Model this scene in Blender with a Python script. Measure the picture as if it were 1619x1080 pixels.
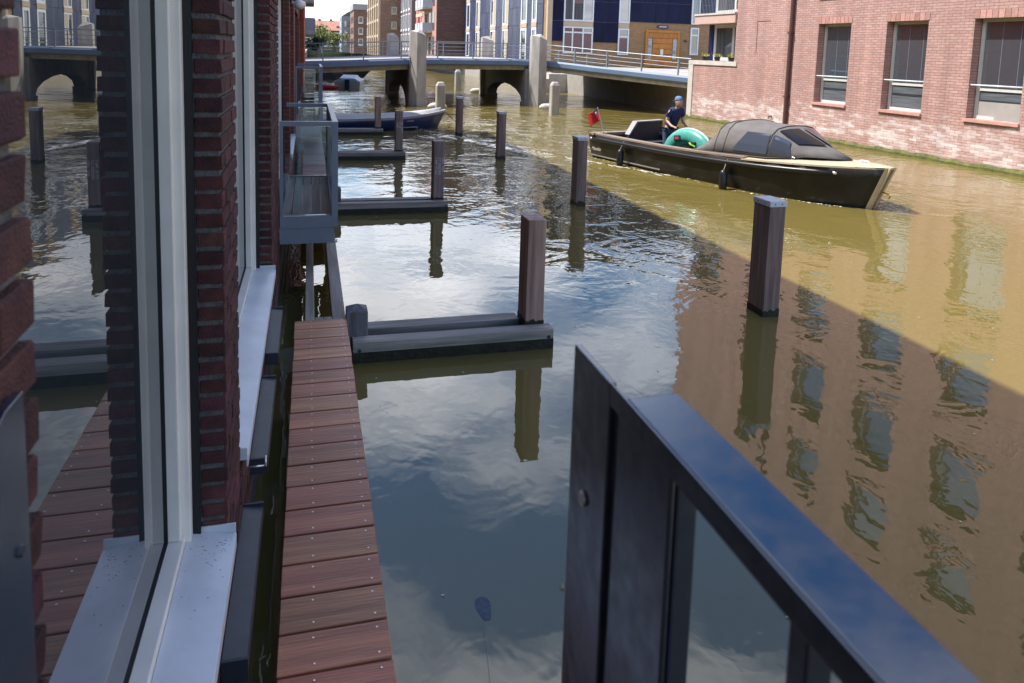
import bpy, bmesh, math, random
from mathutils import Vector, Matrix, noise as mnoise
R_=math.radians
random.seed(7)
for o in list(bpy.data.objects): bpy.data.objects.remove(o)
SC=bpy.context.scene
COL=SC.collection

# ------------------------------------------------------------------ camera
cam=bpy.data.cameras.new('camera'); camo=bpy.data.objects.new('camera',cam); COL.objects.link(camo)
RM=((0.96439724,-0.00149374,0.26445365),(-0.26272442,-0.11971845,0.95741494),(0.03022985,-0.99280676,-0.11584858))
m=Matrix.Identity(4)
for i in range(3):
    m[i][0]=RM[i][0]; m[i][1]=-RM[i][1]; m[i][2]=-RM[i][2]
m[2][3]=2.4
camo.matrix_world=m
cam.sensor_width=36; cam.lens=26.42
cam.shift_y=-(540-219)/1619; cam.shift_x=(809.5-815)/1619
cam.clip_start=0.02; cam.clip_end=2000
cam.dof.use_dof=True; cam.dof.focus_distance=9.0; cam.dof.aperture_fstop=9.0
SC.camera=camo
SC.render.resolution_x=1024; SC.render.resolution_y=683

# ------------------------------------------------------------------ sky and sun
TOSUN=Vector((-0.47,0.22,0.855)).normalized()
el=math.asin(TOSUN.z); az=math.atan2(TOSUN.x,TOSUN.y)
w=bpy.data.worlds.new('World'); SC.world=w; w.use_nodes=True
nt=w.node_tree; N=nt.nodes; L=nt.links
for n in list(N): N.remove(n)
out=N.new('ShaderNodeOutputWorld'); bg=N.new('ShaderNodeBackground'); bg.inputs[1].default_value=1.0
sky=N.new('ShaderNodeTexSky'); sky.sky_type='NISHITA'; sky.sun_disc=False
sky.sun_elevation=el; sky.sun_rotation=az; sky.air_density=1.0; sky.dust_density=1.0; sky.ozone_density=1.5
def wn(t,**k):
    n=N.new(t)
    for a,b in k.items(): setattr(n,a,b)
    return n
skym=wn('ShaderNodeVectorMath',operation='SCALE'); skym.inputs['Scale'].default_value=0.14
skh=wn('ShaderNodeHueSaturation'); skh.inputs['Saturation'].default_value=1.45; L.new(sky.outputs[0],skh.inputs['Color']); L.new(skh.outputs[0],skym.inputs[0])
tc=wn('ShaderNodeTexCoord'); sp=wn('ShaderNodeSeparateXYZ'); L.new(tc.outputs['Generated'],sp.inputs[0])
za=wn('ShaderNodeMath',operation='ABSOLUTE'); L.new(sp.outputs[2],za.inputs[0])
zb=wn('ShaderNodeMath',operation='ADD'); L.new(za.outputs[0],zb.inputs[0]); zb.inputs[1].default_value=0.16
dx=wn('ShaderNodeMath',operation='DIVIDE'); L.new(sp.outputs[0],dx.inputs[0]); L.new(zb.outputs[0],dx.inputs[1])
dy=wn('ShaderNodeMath',operation='DIVIDE'); L.new(sp.outputs[1],dy.inputs[0]); L.new(zb.outputs[0],dy.inputs[1])
cb=wn('ShaderNodeCombineXYZ'); ax=wn('ShaderNodeMath',operation='ADD'); ax.inputs[1].default_value=-0.55; L.new(dx.outputs[0],ax.inputs[0]); L.new(ax.outputs[0],cb.inputs[0]); L.new(dy.outputs[0],cb.inputs[1]); cb.inputs[2].default_value=3.7
cn=wn('ShaderNodeTexNoise'); cn.inputs['Scale'].default_value=0.75; cn.inputs['Detail'].default_value=9; cn.inputs['Roughness'].default_value=0.56; cn.inputs['Distortion'].default_value=0.35
L.new(cb.outputs[0],cn.inputs['Vector'])
cr=wn('ShaderNodeValToRGB'); cr.color_ramp.elements[0].position=0.46; cr.color_ramp.elements[1].position=0.60
L.new(cn.outputs[0],cr.inputs[0])
cn2=wn('ShaderNodeTexNoise'); cn2.inputs['Scale'].default_value=3.2; cn2.inputs['Detail'].default_value=7
L.new(cb.outputs[0],cn2.inputs['Vector'])
cc=wn('ShaderNodeMix',data_type='RGBA'); cc.inputs['A'].default_value=(0.85,0.90,1.0,1); cc.inputs['B'].default_value=(2.4,2.4,2.5,1)
L.new(cn2.outputs[0],cc.inputs['Factor'])
mx=wn('ShaderNodeMix',data_type='RGBA'); L.new(cr.outputs[0],mx.inputs['Factor']); L.new(skym.outputs[0],mx.inputs['A']); L.new(cc.outputs['Result'],mx.inputs['B'])
hz=wn('ShaderNodeMapRange'); hz.inputs[1].default_value=0.0; hz.inputs[2].default_value=0.16; hz.inputs[3].default_value=0.75; hz.inputs[4].default_value=0.0; L.new(za.outputs[0],hz.inputs[0])
mh=wn('ShaderNodeMix',data_type='RGBA'); mh.inputs['B'].default_value=(0.80,0.84,0.90,1); L.new(hz.outputs[0],mh.inputs['Factor']); L.new(mx.outputs['Result'],mh.inputs['A'])
L.new(mh.outputs['Result'],bg.inputs[0]); L.new(bg.outputs[0],out.inputs[0])

sl=bpy.data.lights.new('sun','SUN'); sl.energy=5.0; sl.angle=R_(0.5); sl.color=(1.0,0.95,0.87)
so=bpy.data.objects.new('sun',sl); COL.objects.link(so)
so.rotation_euler=(-TOSUN).to_track_quat('-Z','Y').to_euler()
so.location=(-20,10,40)

SC.view_settings.view_transform='Standard'; SC.view_settings.look='None'
SC.view_settings.exposure=0.85; SC.view_settings.gamma=1.0
SC.cycles.max_bounces=8; SC.cycles.glossy_bounces=5; SC.cycles.transparent_max_bounces=10
SC.cycles.caustics_reflective=False; SC.cycles.caustics_refractive=False

# ------------------------------------------------------------------ helpers
def empty(name,loc=(0,0,0),rz=0,parent=None):
    o=bpy.data.objects.new(name,None); COL.objects.link(o); o.location=loc; o.rotation_euler=(0,0,rz); o.empty_display_size=0.2
    if parent: o.parent=parent
    return o
def tag(o,label,cat,group=None,kind=None):
    if label: o['label']=label
    if cat: o['category']=cat
    if group: o['group']=group
    if kind: o['kind']=kind
    return o
class MB:
    def __init__(s): s.v=[]; s.f=[]; s.mi=[]
    def face(s,pts,mi=0):
        b=len(s.v); s.v+= [tuple(p) for p in pts]; s.f.append(tuple(range(b,b+len(pts)))); s.mi.append(mi)
    def box(s,x0,x1,y0,y1,z0,z1,mi=0):
        b=len(s.v)
        s.v+=[(x0,y0,z0),(x1,y0,z0),(x1,y1,z0),(x0,y1,z0),(x0,y0,z1),(x1,y0,z1),(x1,y1,z1),(x0,y1,z1)]
        for q in ((0,3,2,1),(4,5,6,7),(0,1,5,4),(1,2,6,5),(2,3,7,6),(3,0,4,7)):
            s.f.append(tuple(b+i for i in q)); s.mi.append(mi)
        return s
    def loft(s,rings,close=True,cap=True,mi=0):
        n=len(rings[0]); b=len(s.v)
        for r in rings: s.v+=[tuple(p) for p in r]
        for i in range(len(rings)-1):
            for j in range(n if close else n-1):
                k=(j+1)%n
                s.f.append((b+i*n+j,b+i*n+k,b+(i+1)*n+k,b+(i+1)*n+j)); s.mi.append(mi)
        if cap and close:
            s.f.append(tuple(b+j for j in reversed(range(n)))); s.mi.append(mi)
            e=b+(len(rings)-1)*n; s.f.append(tuple(e+j for j in range(n))); s.mi.append(mi)
        return s
    def tube(s,pts,r,n=8,mi=0):
        pts=[Vector(p) for p in pts]; rings=[]
        for i,p in enumerate(pts):
            d=(pts[min(i+1,len(pts)-1)]-pts[max(i-1,0)]).normalized()
            up=Vector((0,0,1)) if abs(d.z)<.9 else Vector((1,0,0))
            a=d.cross(up).normalized(); c=a.cross(d)
            rr=r[i] if isinstance(r,(list,tuple)) else r
            rings.append([p+a*math.cos(t)*rr+c*math.sin(t)*rr for t in [2*math.pi*k/n for k in range(n)]])
        return s.loft(rings,mi=mi)
    def prism(s,poly,axis,a,b,mi=0):
        def mk(p,t): return {'x':(t,p[0],p[1]),'y':(p[0],t,p[1]),'z':(p[0],p[1],t)}[axis]
        return s.loft([[mk(p,a) for p in poly],[mk(p,b) for p in poly]],mi=mi)
    def build(s,name,mats,parent=None,smooth=False,fix=True):
        me=bpy.data.meshes.new(name); me.from_pydata(s.v,[],s.f)
        if not isinstance(mats,(list,tuple)): mats=[mats]
        for mm in mats: me.materials.append(mm)
        if len(mats)>1:
            me.polygons.foreach_set('material_index',s.mi)
        if fix:
            bm=bmesh.new(); bm.from_mesh(me); bmesh.ops.recalc_face_normals(bm,faces=bm.faces); bm.to_mesh(me); bm.free()
        if smooth: me.polygons.foreach_set('use_smooth',[True]*len(me.polygons))
        o=bpy.data.objects.new(name,me); COL.objects.link(o)
        if parent: o.parent=parent
        return o
def bevel(o,w=0.006,seg=2):
    mo=o.modifiers.new('bevel','BEVEL'); mo.width=w; mo.segments=seg; mo.limit_method='ANGLE'; mo.angle_limit=R_(40)
    return o
def linked(name,me,parent,loc=(0,0,0)):
    o=bpy.data.objects.new(name,me); COL.objects.link(o); o.parent=parent; o.location=loc; return o
def text_part(name,body,size,mat,parent,mtx,shear=0,depth=0.0005,align='LEFT'):
    cu=bpy.data.curves.new(name,'FONT'); cu.body=body; cu.size=size; cu.extrude=depth; cu.shear=shear; cu.align_x=align; cu.resolution_u=3
    t=bpy.data.objects.new('tmp',cu); COL.objects.link(t)
    dg=bpy.context.evaluated_depsgraph_get(); me=bpy.data.meshes.new_from_object(t.evaluated_get(dg))
    bpy.data.objects.remove(t); me.materials.clear(); me.materials.append(mat); me.transform(mtx)
    o=bpy.data.objects.new(name,me); COL.objects.link(o); o.parent=parent; return o

# ------------------------------------------------------------------ materials
def mat(name,col,rough=0.6,metal=0.0,var=0.0,vscale=8.0,col2=None,bump=0.0,bscale=40.0,ior=1.45,stretch=(1,1,1),rnd=0.0,island=False,detail=6,coat=0):
    M=bpy.data.materials.new(name); M.use_nodes=True; t=M.node_tree; nn=t.nodes; ll=t.links
    b=nn['Principled BSDF']; b.inputs['Base Color'].default_value=(*col,1); b.inputs['Roughness'].default_value=rough; b.inputs['Metallic'].default_value=metal; b.inputs['IOR'].default_value=ior
    if coat: b.inputs['Coat Weight'].default_value=coat; b.inputs['Coat Roughness'].default_value=0.05
    src=None
    if var or bump or rnd:
        tcn=nn.new('ShaderNodeTexCoord'); mp=nn.new('ShaderNodeMapping'); mp.inputs['Scale'].default_value=stretch; ll.new(tcn.outputs['Object'],mp.inputs[0])
        if rnd:
            oi=nn.new('ShaderNodeObjectInfo') if not island else nn.new('ShaderNodeNewGeometry')
            rs=oi.outputs['Random'] if not island else oi.outputs['Random Per Island']
            ad=nn.new('ShaderNodeVectorMath'); ad.operation='ADD'; ll.new(mp.outputs[0],ad.inputs[0])
            sc=nn.new('ShaderNodeMath'); sc.operation='MULTIPLY'; sc.inputs[1].default_value=37.0; ll.new(rs,sc.inputs[0]); ll.new(sc.outputs[0],ad.inputs[1])
            vec=ad.outputs[0]
        else: vec=mp.outputs[0]; rs=None
        no=nn.new('ShaderNodeTexNoise'); no.inputs['Scale'].default_value=vscale; no.inputs['Detail'].default_value=detail; ll.new(vec,no.inputs['Vector'])
        c2=col2 or tuple(c*(1-var) for c in col)
        mr=nn.new('ShaderNodeValToRGB'); mr.color_ramp.elements[0].position=0.3; mr.color_ramp.elements[1].position=0.7
        mr.color_ramp.elements[0].color=(*c2,1); mr.color_ramp.elements[1].color=(*col,1); ll.new(no.outputs[0],mr.inputs[0]); src=mr.outputs[0]
        if rnd:
            hv=nn.new('ShaderNodeHueSaturation'); ll.new(src,hv.inputs['Color'])
            mrg=nn.new('ShaderNodeMapRange'); mrg.inputs[3].default_value=1-rnd; mrg.inputs[4].default_value=1+rnd; ll.new(rs,mrg.inputs[0]); ll.new(mrg.outputs[0],hv.inputs['Value'])
            mh=nn.new('ShaderNodeMath'); mh.operation='MULTIPLY'; mh.inputs[1].default_value=7.31; ll.new(rs,mh.inputs[0])
            fr=nn.new('ShaderNodeMath'); fr.operation='FRACT'; ll.new(mh.outputs[0],fr.inputs[0])
            m2=nn.new('ShaderNodeMapRange'); m2.inputs[3].default_value=0.5-rnd*0.05; m2.inputs[4].default_value=0.5+rnd*0.05; ll.new(fr.outputs[0],m2.inputs[0]); ll.new(m2.outputs[0],hv.inputs['Hue'])
            src=hv.outputs[0]
        ll.new(src,b.inputs['Base Color'])
        if bump:
            nb=nn.new('ShaderNodeTexNoise'); nb.inputs['Scale'].default_value=bscale; nb.inputs['Detail'].default_value=5; ll.new(vec,nb.inputs['Vector'])
            bp=nn.new('ShaderNodeBump'); bp.inputs['Strength'].default_value=bump; bp.inputs['Distance'].default_value=0.01; ll.new(nb.outputs[0],bp.inputs['Height']); ll.new(bp.outputs[0],b.inputs['Normal'])
    return M
def mat_brick(name,c1,c2,mortar,bw=0.24,bh=0.068,joint=0.009,offs=(0,0,0),axes='xz',stain=None,bump=0.5,fall=0.0):
    """brick courses for surfaces too far off to pick bricks apart; object coordinates"""
    M=bpy.data.materials.new(name); M.use_nodes=True; t=M.node_tree; nn=t.nodes; ll=t.links; b=nn['Principled BSDF']; b.inputs['Roughness'].default_value=0.85
    tcn=nn.new('ShaderNodeTexCoord'); s=nn.new('ShaderNodeSeparateXYZ'); ll.new(tcn.outputs['Object'],s.inputs[0])
    c=nn.new('ShaderNodeCombineXYZ')
    if axes=='xyz':
        a=nn.new('ShaderNodeMath'); a.operation='ADD'; ll.new(s.outputs[0],a.inputs[0]); ll.new(s.outputs[1],a.inputs[1]); ll.new(a.outputs[0],c.inputs[0])
    else: ll.new(s.outputs['xyz'.index(axes[0])],c.inputs[0])
    ll.new(s.outputs[2],c.inputs[1])
    br=nn.new('ShaderNodeTexBrick'); br.inputs['Scale'].default_value=1.0; br.inputs['Brick Width'].default_value=bw; br.inputs['Row Height'].default_value=bh
    br.inputs['Mortar Size'].default_value=joint; br.inputs['Mortar Smooth'].default_value=0.2; br.inputs['Bias'].default_value=0.0
    br.inputs['Color1'].default_value=(*c1,1); br.inputs['Color2'].default_value=(*c2,1); br.inputs['Mortar'].default_value=(*mortar,1); ll.new(c.outputs[0],br.inputs['Vector'])
    no=nn.new('ShaderNodeTexNoise'); no.inputs['Scale'].default_value=14; no.inputs['Detail'].default_value=6; ll.new(tcn.outputs['Object'],no.inputs['Vector'])
    mr=nn.new('ShaderNodeMapRange'); mr.inputs[3].default_value=0.72; mr.inputs[4].default_value=1.25; ll.new(no.outputs[0],mr.inputs[0])
    hv=nn.new('ShaderNodeHueSaturation'); ll.new(br.outputs[0],hv.inputs['Color']); ll.new(mr.outputs[0],hv.inputs['Value'])
    src=hv.outputs[0]
    if stain:
        # lime bloom: white blotches low on the wall, broken up brick by brick
        n2=nn.new('ShaderNodeTexNoise'); n2.inputs['Scale'].default_value=1.6; n2.inputs['Detail'].default_value=8; n2.inputs['Roughness'].default_value=0.7
        mp=nn.new('ShaderNodeMapping'); mp.inputs['Scale'].default_value=(0.55,1,2.2); ll.new(tcn.outputs['Object'],mp.inputs[0]); ll.new(mp.outputs[0],n2.inputs['Vector'])
        zr=nn.new('ShaderNodeValToRGB'); e=zr.color_ramp.elements; e[0].position=0.0; e[0].color=(.15,)*3+(1,); e[1].position=1.0; e[1].color=(0,0,0,1)
        for p,vv in stain:
            k=e.new(p); k.color=(vv,vv,vv,1)
        dz=nn.new('ShaderNodeMath'); dz.operation='DIVIDE'; dz.inputs[1].default_value=4.0; ll.new(s.outputs[2],dz.inputs[0]); ll.new(dz.outputs[0],zr.inputs[0])
        ad=nn.new('ShaderNodeMath'); ad.operation='ADD'; ll.new(n2.outputs[0],ad.inputs[0]); ll.new(zr.outputs[0],ad.inputs[1])
        # per-brick jitter
        b2=nn.new('ShaderNodeTexBrick'); b2.inputs['Scale'].default_value=1.0; b2.inputs['Brick Width'].default_value=bw; b2.inputs['Row Height'].default_value=bh; b2.inputs['Mortar Size'].default_value=0.0
        b2.inputs['Color1'].default_value=(0,0,0,1); b2.inputs['Color2'].default_value=(.22,.22,.22,1); ll.new(c.outputs[0],b2.inputs['Vector'])
        ad2=nn.new('ShaderNodeMath'); ad2.operation='ADD'; ll.new(ad.outputs[0],ad2.inputs[0]); ll.new(b2.outputs[0],ad2.inputs[1])
        rp=nn.new('ShaderNodeMapRange'); rp.inputs[1].default_value=0.98; rp.inputs[2].default_value=1.22; rp.inputs[4].default_value=0.8; ll.new(ad2.outputs[0],rp.inputs[0])
        mxx=nn.new('ShaderNodeMix'); mxx.data_type='RGBA'; mxx.inputs['B'].default_value=(0.66,0.60,0.58,1); ll.new(rp.outputs[0],mxx.inputs['Factor']); ll.new(src,mxx.inputs['A']); src=mxx.outputs['Result']
    if stain:
        # rain streaks running down the wall
        ms_=nn.new('ShaderNodeMapping'); ms_.inputs['Scale'].default_value=(2.6,1,0.16); ll.new(tcn.outputs['Object'],ms_.inputs[0])
        n5=nn.new('ShaderNodeTexNoise'); n5.inputs['Scale'].default_value=1.0; n5.inputs['Detail'].default_value=7; n5.inputs['Roughness'].default_value=.65; ll.new(ms_.outputs[0],n5.inputs['Vector'])
        mr5=nn.new('ShaderNodeMapRange'); mr5.inputs[1].default_value=.3; mr5.inputs[2].default_value=.7; mr5.inputs[3].default_value=.78; mr5.inputs[4].default_value=1.14; ll.new(n5.outputs[0],mr5.inputs[0])
        h5=nn.new('ShaderNodeHueSaturation'); ll.new(src,h5.inputs['Color']); ll.new(mr5.outputs[0],h5.inputs['Value']); src=h5.outputs[0]
    ll.new(src,b.inputs['Base Color'])
    iv=nn.new('ShaderNodeMath'); iv.operation='SUBTRACT'; iv.inputs[0].default_value=1.0; ll.new(br.outputs['Fac'],iv.inputs[1])
    bp=nn.new('ShaderNodeBump'); bp.inputs['Strength'].default_value=bump; bp.inputs['Distance'].default_value=0.012; ll.new(iv.outputs[0],bp.inputs['Height']); ll.new(bp.outputs[0],b.inputs['Normal'])
    return M
def mat_wood(name,c1,c2,axis=0,scale=6,rough=0.6,bump=0.25,rnd=0.15,ringy=18,ior=1.45):
    st=[ringy,ringy,ringy]; st[axis]=1.2
    return mat(name,c1,rough,0,0.5,scale/6.0,c2,bump,scale*0.9,ior,tuple(st),rnd)
MB_dark=mat('black_void',(0.004,0.004,0.005),0.8)
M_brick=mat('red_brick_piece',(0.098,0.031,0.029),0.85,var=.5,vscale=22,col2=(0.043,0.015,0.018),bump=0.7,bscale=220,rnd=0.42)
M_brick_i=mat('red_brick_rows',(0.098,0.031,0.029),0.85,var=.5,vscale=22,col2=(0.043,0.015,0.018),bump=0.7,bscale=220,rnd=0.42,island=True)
M_mortar=mat('grey_mortar',(0.15,0.145,0.15),0.95,var=.5,vscale=30,bump=0.8,bscale=120)
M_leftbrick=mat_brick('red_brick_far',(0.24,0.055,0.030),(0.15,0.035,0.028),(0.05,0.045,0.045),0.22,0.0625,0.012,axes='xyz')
M_white=mat('white_window_paint',(0.82,0.795,0.74),0.4,var=.14,vscale=5,bump=.02,bscale=60)
M_sill=mat('pale_sill_paint',(0.62,0.66,0.71),0.38,var=.16,vscale=6,col2=(0.50,0.54,0.60),detail=9)
M_dirt=mat('dirt_specks',(0.05,0.045,0.04),0.9)
M_gasket=mat('black_rubber',(0.008,0.008,0.010),0.5)
def mat_glass(name,col,ior,rough=0.0,wav=0.0):
    M=mat(name,col,rough,ior=ior)
    b=M.node_tree.nodes['Principled BSDF']; b.inputs['Specular IOR Level'].default_value=0.5
    return M
M_glass=mat_glass('dark_window_glass',(0.018,0.026,0.034),3.3)
M_glass_far=mat_glass('far_window_glass',(0.05,0.06,0.072),2.7,0.02)
M_steelblue=mat('blue_grey_steel',(0.21,0.24,0.30),0.42,var=.15,vscale=4,bump=.03)
M_black=mat('black_gloss_steel',(0.012,0.018,0.042),0.2,var=.3,vscale=30,bump=.015,bscale=60,ior=2.1)
_b=M_black.node_tree.nodes['Principled BSDF']; _n=M_black.node_tree.nodes.new('ShaderNodeTexNoise'); _n.inputs['Scale'].default_value=38; _n.inputs['Detail'].default_value=8
_m=M_black.node_tree.nodes.new('ShaderNodeMapRange'); _m.inputs[1].default_value=.35; _m.inputs[2].default_value=.7; _m.inputs[3].default_value=.17; _m.inputs[4].default_value=.27
_t=M_black.node_tree.nodes.new('ShaderNodeTexCoord'); M_black.node_tree.links.new(_t.outputs['Object'],_n.inputs['Vector']); M_black.node_tree.links.new(_n.outputs[0],_m.inputs[0]); M_black.node_tree.links.new(_m.outputs[0],_b.inputs['Roughness'])
M_zinc=mat('dark_zinc',(0.032,0.038,0.052),0.45,var=.35,vscale=9,bump=.05)
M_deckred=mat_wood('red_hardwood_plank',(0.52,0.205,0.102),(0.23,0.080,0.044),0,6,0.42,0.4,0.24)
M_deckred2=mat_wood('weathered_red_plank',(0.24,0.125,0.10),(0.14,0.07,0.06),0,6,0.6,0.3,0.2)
M_greywood=mat_wood('weathered_grey_timber',(0.34,0.305,0.265),(0.17,0.15,0.13),1,6,0.75,0.4,0.15)
M_greybeam=mat_wood('grey_beam_timber',(0.44,0.41,0.36),(0.15,0.135,0.12),0,6,0.75,0.5,0.15)
M_brownbeam=mat_wood('brown_beam_timber',(0.40,0.345,0.31),(0.15,0.125,0.112),0,6,0.7,0.5,0.15)
M_post=mat_wood('brown_post_timber',(0.52,0.35,0.27),(0.25,0.15,0.115),2,7,0.65,0.5,0.15)
M_postdark=mat_wood('dark_post_timber',(0.33,0.24,0.215),(0.13,0.088,0.08),2,7,0.65,0.5,0.18)
M_stub=mat_wood('grey_post_timber',(0.22,0.21,0.22),(0.075,0.07,0.078),2,7,0.75,0.5,0.1)
M_algae=mat('wet_algae',(0.018,0.02,0.008),0.5,var=.6,vscale=14,col2=(0.006,0.006,0.004),bump=.5)
M_moss=mat('green_moss',(0.12,0.12,0.03),0.9,var=.5,vscale=9,col2=(0.05,0.055,0.02),bump=1,bscale=40)
M_capmetal=mat('pale_cap_metal',(0.60,0.65,0.70),0.5,0.0,var=.1)
M_screw=mat('steel_screw',(0.75,0.75,0.75),0.3,0.8)
M_lett=mat('white_lettering',(0.72,0.72,0.70),0.7)
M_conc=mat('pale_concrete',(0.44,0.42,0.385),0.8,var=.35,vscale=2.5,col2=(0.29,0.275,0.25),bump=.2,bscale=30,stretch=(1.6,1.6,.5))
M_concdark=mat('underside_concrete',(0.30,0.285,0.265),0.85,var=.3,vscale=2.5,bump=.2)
M_deckslab=mat('beige_concrete_slab',(0.40,0.355,0.30),0.8,var=.35,vscale=2,col2=(0.25,0.22,0.18),stretch=(2,2,.4))
M_bridgesteel=mat('bridge_blue_steel',(0.13,0.19,0.29),0.55,var=.15,vscale=1.5)
M_railsteel=mat('railing_steel',(0.22,0.26,0.30),0.4,0.3)
M_float=mat('white_float',(0.62,0.60,0.54),0.6,var=.3,vscale=4)
M_asphalt=mat('pale_paving',(0.33,0.31,0.29),0.9,var=.2,vscale=2)
M_panel=mat('navy_solar_panel',(0.008,0.011,0.036),0.35,var=.5,vscale=1.2,col2=(0.014,0.018,0.055),rnd=.2,ior=1.2,stretch=(2,2,.6))
M_panelside=mat('violet_solar_panel',(0.030,0.034,0.080),0.35,var=.5,vscale=1.2,col2=(0.065,0.075,0.135),rnd=.2,ior=1.25,stretch=(1.5,1.5,.35))
M_seam=mat('panel_seam',(0.16,0.17,0.22),0.5)
M_ochre=mat_brick('ochre_brick',(0.40,0.235,0.105),(0.30,0.165,0.075),(0.22,0.16,0.10),0.22,0.07,0.012,axes='xz')
M_beige=mat('beige_cladding',(0.50,0.40,0.28),0.7,var=.15,vscale=2)
M_wframe=mat('white_far_frame',(0.66,0.70,0.74),0.5)
M_door=mat_wood('orange_door_wood',(0.52,0.21,0.030),(0.36,0.13,0.018),2,5,0.4,0.1,0.12,ringy=8)
M_sign=mat('navy_enamel',(0.015,0.025,0.11),0.3)
M_rbrick=mat_brick('pink_red_brick',(0.435,0.265,0.235),(0.355,0.20,0.172),(0.225,0.145,0.125),0.24,0.068,0.008,stain=[(0.03,.40),(0.10,.47),(0.17,.46),(0.26,.34),(0.38,.16),(0.55,.02)],bump=0.7)
M_soldier=mat('soldier_brick',(0.43,0.235,0.20),0.85,var=.3,vscale=20,rnd=.2)
M_rsill=mat('pink_stone_sill',(0.50,0.27,0.23),0.8,var=.2,vscale=6)
M_rframe=mat('cream_frame',(0.55,0.56,0.54),0.45,var=.1)
M_pipe=mat('brown_drainpipe',(0.095,0.042,0.038),0.5,var=.2)
M_pinkconc=mat('pink_concrete',(0.50,0.34,0.29),0.8,var=.15,vscale=3)
M_palestone=mat('pale_stone',(0.50,0.46,0.42),0.8,var=.2,vscale=4)
M_curtain=mat('grey_curtain',(0.10,0.10,0.105),0.9,var=.6,vscale=3,stretch=(6,6,.2))

# ------------------------------------------------------------------ water
WM=bpy.data.materials.new('canal_water'); WM.use_nodes=True
t=WM.node_tree; nn=t.nodes; ll=t.links; b=nn['Principled BSDF']
b.inputs['Base Color'].default_value=(0.150,0.118,0.034,1); b.inputs['Roughness'].default_value=0.01; b.inputs['IOR'].default_value=1.72
tcn=nn.new('ShaderNodeTexCoord')
def wnoise(scale,stretch,detail,dist):
    mp=nn.new('ShaderNodeMapping'); mp.inputs['Scale'].default_value=stretch; ll.new(tcn.outputs['Object'],mp.inputs[0])
    n=nn.new('ShaderNodeTexNoise'); n.inputs['Scale'].default_value=scale; n.inputs['Detail'].default_value=detail; n.inputs['Distortion'].default_value=dist; ll.new(mp.outputs[0],n.inputs['Vector']); return n
n1=wnoise(1.6,(1,1,1),3,.6); n2=wnoise(7,(1,.8,1),2,.4); n3=wnoise(0.35,(1,1,1),2,0)
sy=nn.new('ShaderNodeSeparateXYZ'); ll.new(tcn.outputs['Object'],sy.inputs[0])
far=nn.new('ShaderNodeMapRange'); far.interpolation_type='SMOOTHSTEP'; far.inputs[1].default_value=4; far.inputs[2].default_value=32; far.inputs[3].default_value=0.07; far.inputs[4].default_value=0.9; ll.new(sy.outputs[1],far.inputs[0])
rg=nn.new('ShaderNodeMapRange'); rg.inputs[1].default_value=0.35; rg.inputs[2].default_value=0.7; rg.inputs[3].default_value=0.5; rg.inputs[4].default_value=1.6; ll.new(n3.outputs[0],rg.inputs[0])
mid=nn.new('ShaderNodeMapRange'); mid.interpolation_type='SMOOTHSTEP'; mid.inputs[1].default_value=1.5; mid.inputs[2].default_value=5.0; mid.inputs[3].default_value=1.0; mid.inputs[4].default_value=2.3; ll.new(sy.outputs[0],mid.inputs[0])
am0=nn.new('ShaderNodeMath'); am0.operation='MULTIPLY'; ll.new(far.outputs[0],am0.inputs[0]); ll.new(mid.outputs[0],am0.inputs[1])
am=nn.new('ShaderNodeMath'); am.operation='MULTIPLY'; ll.new(am0.outputs[0],am.inputs[0]); ll.new(rg.outputs[0],am.inputs[1])
sm=nn.new('ShaderNodeMath'); sm.operation='MULTIPLY'; sm.inputs[1].default_value=0.22; ll.new(n2.outputs[0],sm.inputs[0])
su=nn.new('ShaderNodeMath'); su.operation='ADD'; ll.new(n1.outputs[0],su.inputs[0]); ll.new(sm.outputs[0],su.inputs[1])
hm=nn.new('ShaderNodeMath'); hm.operation='MULTIPLY'; ll.new(su.outputs[0],hm.inputs[0]); ll.new(am.outputs[0],hm.inputs[1])
bp=nn.new('ShaderNodeBump'); bp.inputs['Strength'].default_value=1.0; bp.inputs['Distance'].default_value=0.055; ll.new(hm.outputs[0],bp.inputs['Height']); ll.new(bp.outputs[0],b.inputs['Normal'])

BU=Vector((0.276,-0.961,0)); BP=Vector((0.961,0.276,0)); BO=Vector((7.11,16.46,0))   # tender: heading, far side, stern centre
def wake(x,y):
    d=Vector((x,y,0))-BO; s=-d.dot(BU); tt=abs(d.dot(BP))
    z=0.0
    if s>-5.5:
        sb=s+5.5; arm=0.62*max(sb,.01)**.53
        q=(tt-arm)/0.50
        z+=0.030*math.exp(-q*q)*math.cos(q*5)*math.exp(-sb/18)*min(1,sb/3)
        if s>0.2: 
            q2=tt/(0.8+.05*s); z+=0.018*math.exp(-q2*q2)*math.sin(s*4.2+tt*2)*math.exp(-s/9)
    return z
def axis_pts(segs):
    r=[]
    for a,bb,n in segs:
        r+=[a+(bb-a)*i/n for i in range(n)]
    r.append(segs[-1][1]); return r
xs=axis_pts([(-70,-2,6),(-2,12,110),(12,18,20),(18,160,8)]); ys=axis_pts([(-30,3,8),(3,9,20),(9,34,230),(34,60,30),(60,190,12)])
wb=MB(); nx=len(xs)
for y in ys:
    for x in xs: wb.v.append((x,y,wake(x,y)))
for j in range(len(ys)-1):
    for i in range(nx-1):
        wb.f.append((j*nx+i,j*nx+i+1,(j+1)*nx+i+1,(j+1)*nx+i)); wb.mi.append(0)
o=wb.build('water',WM,smooth=True,fix=False); tag(o,None,None,kind='structure')

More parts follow.
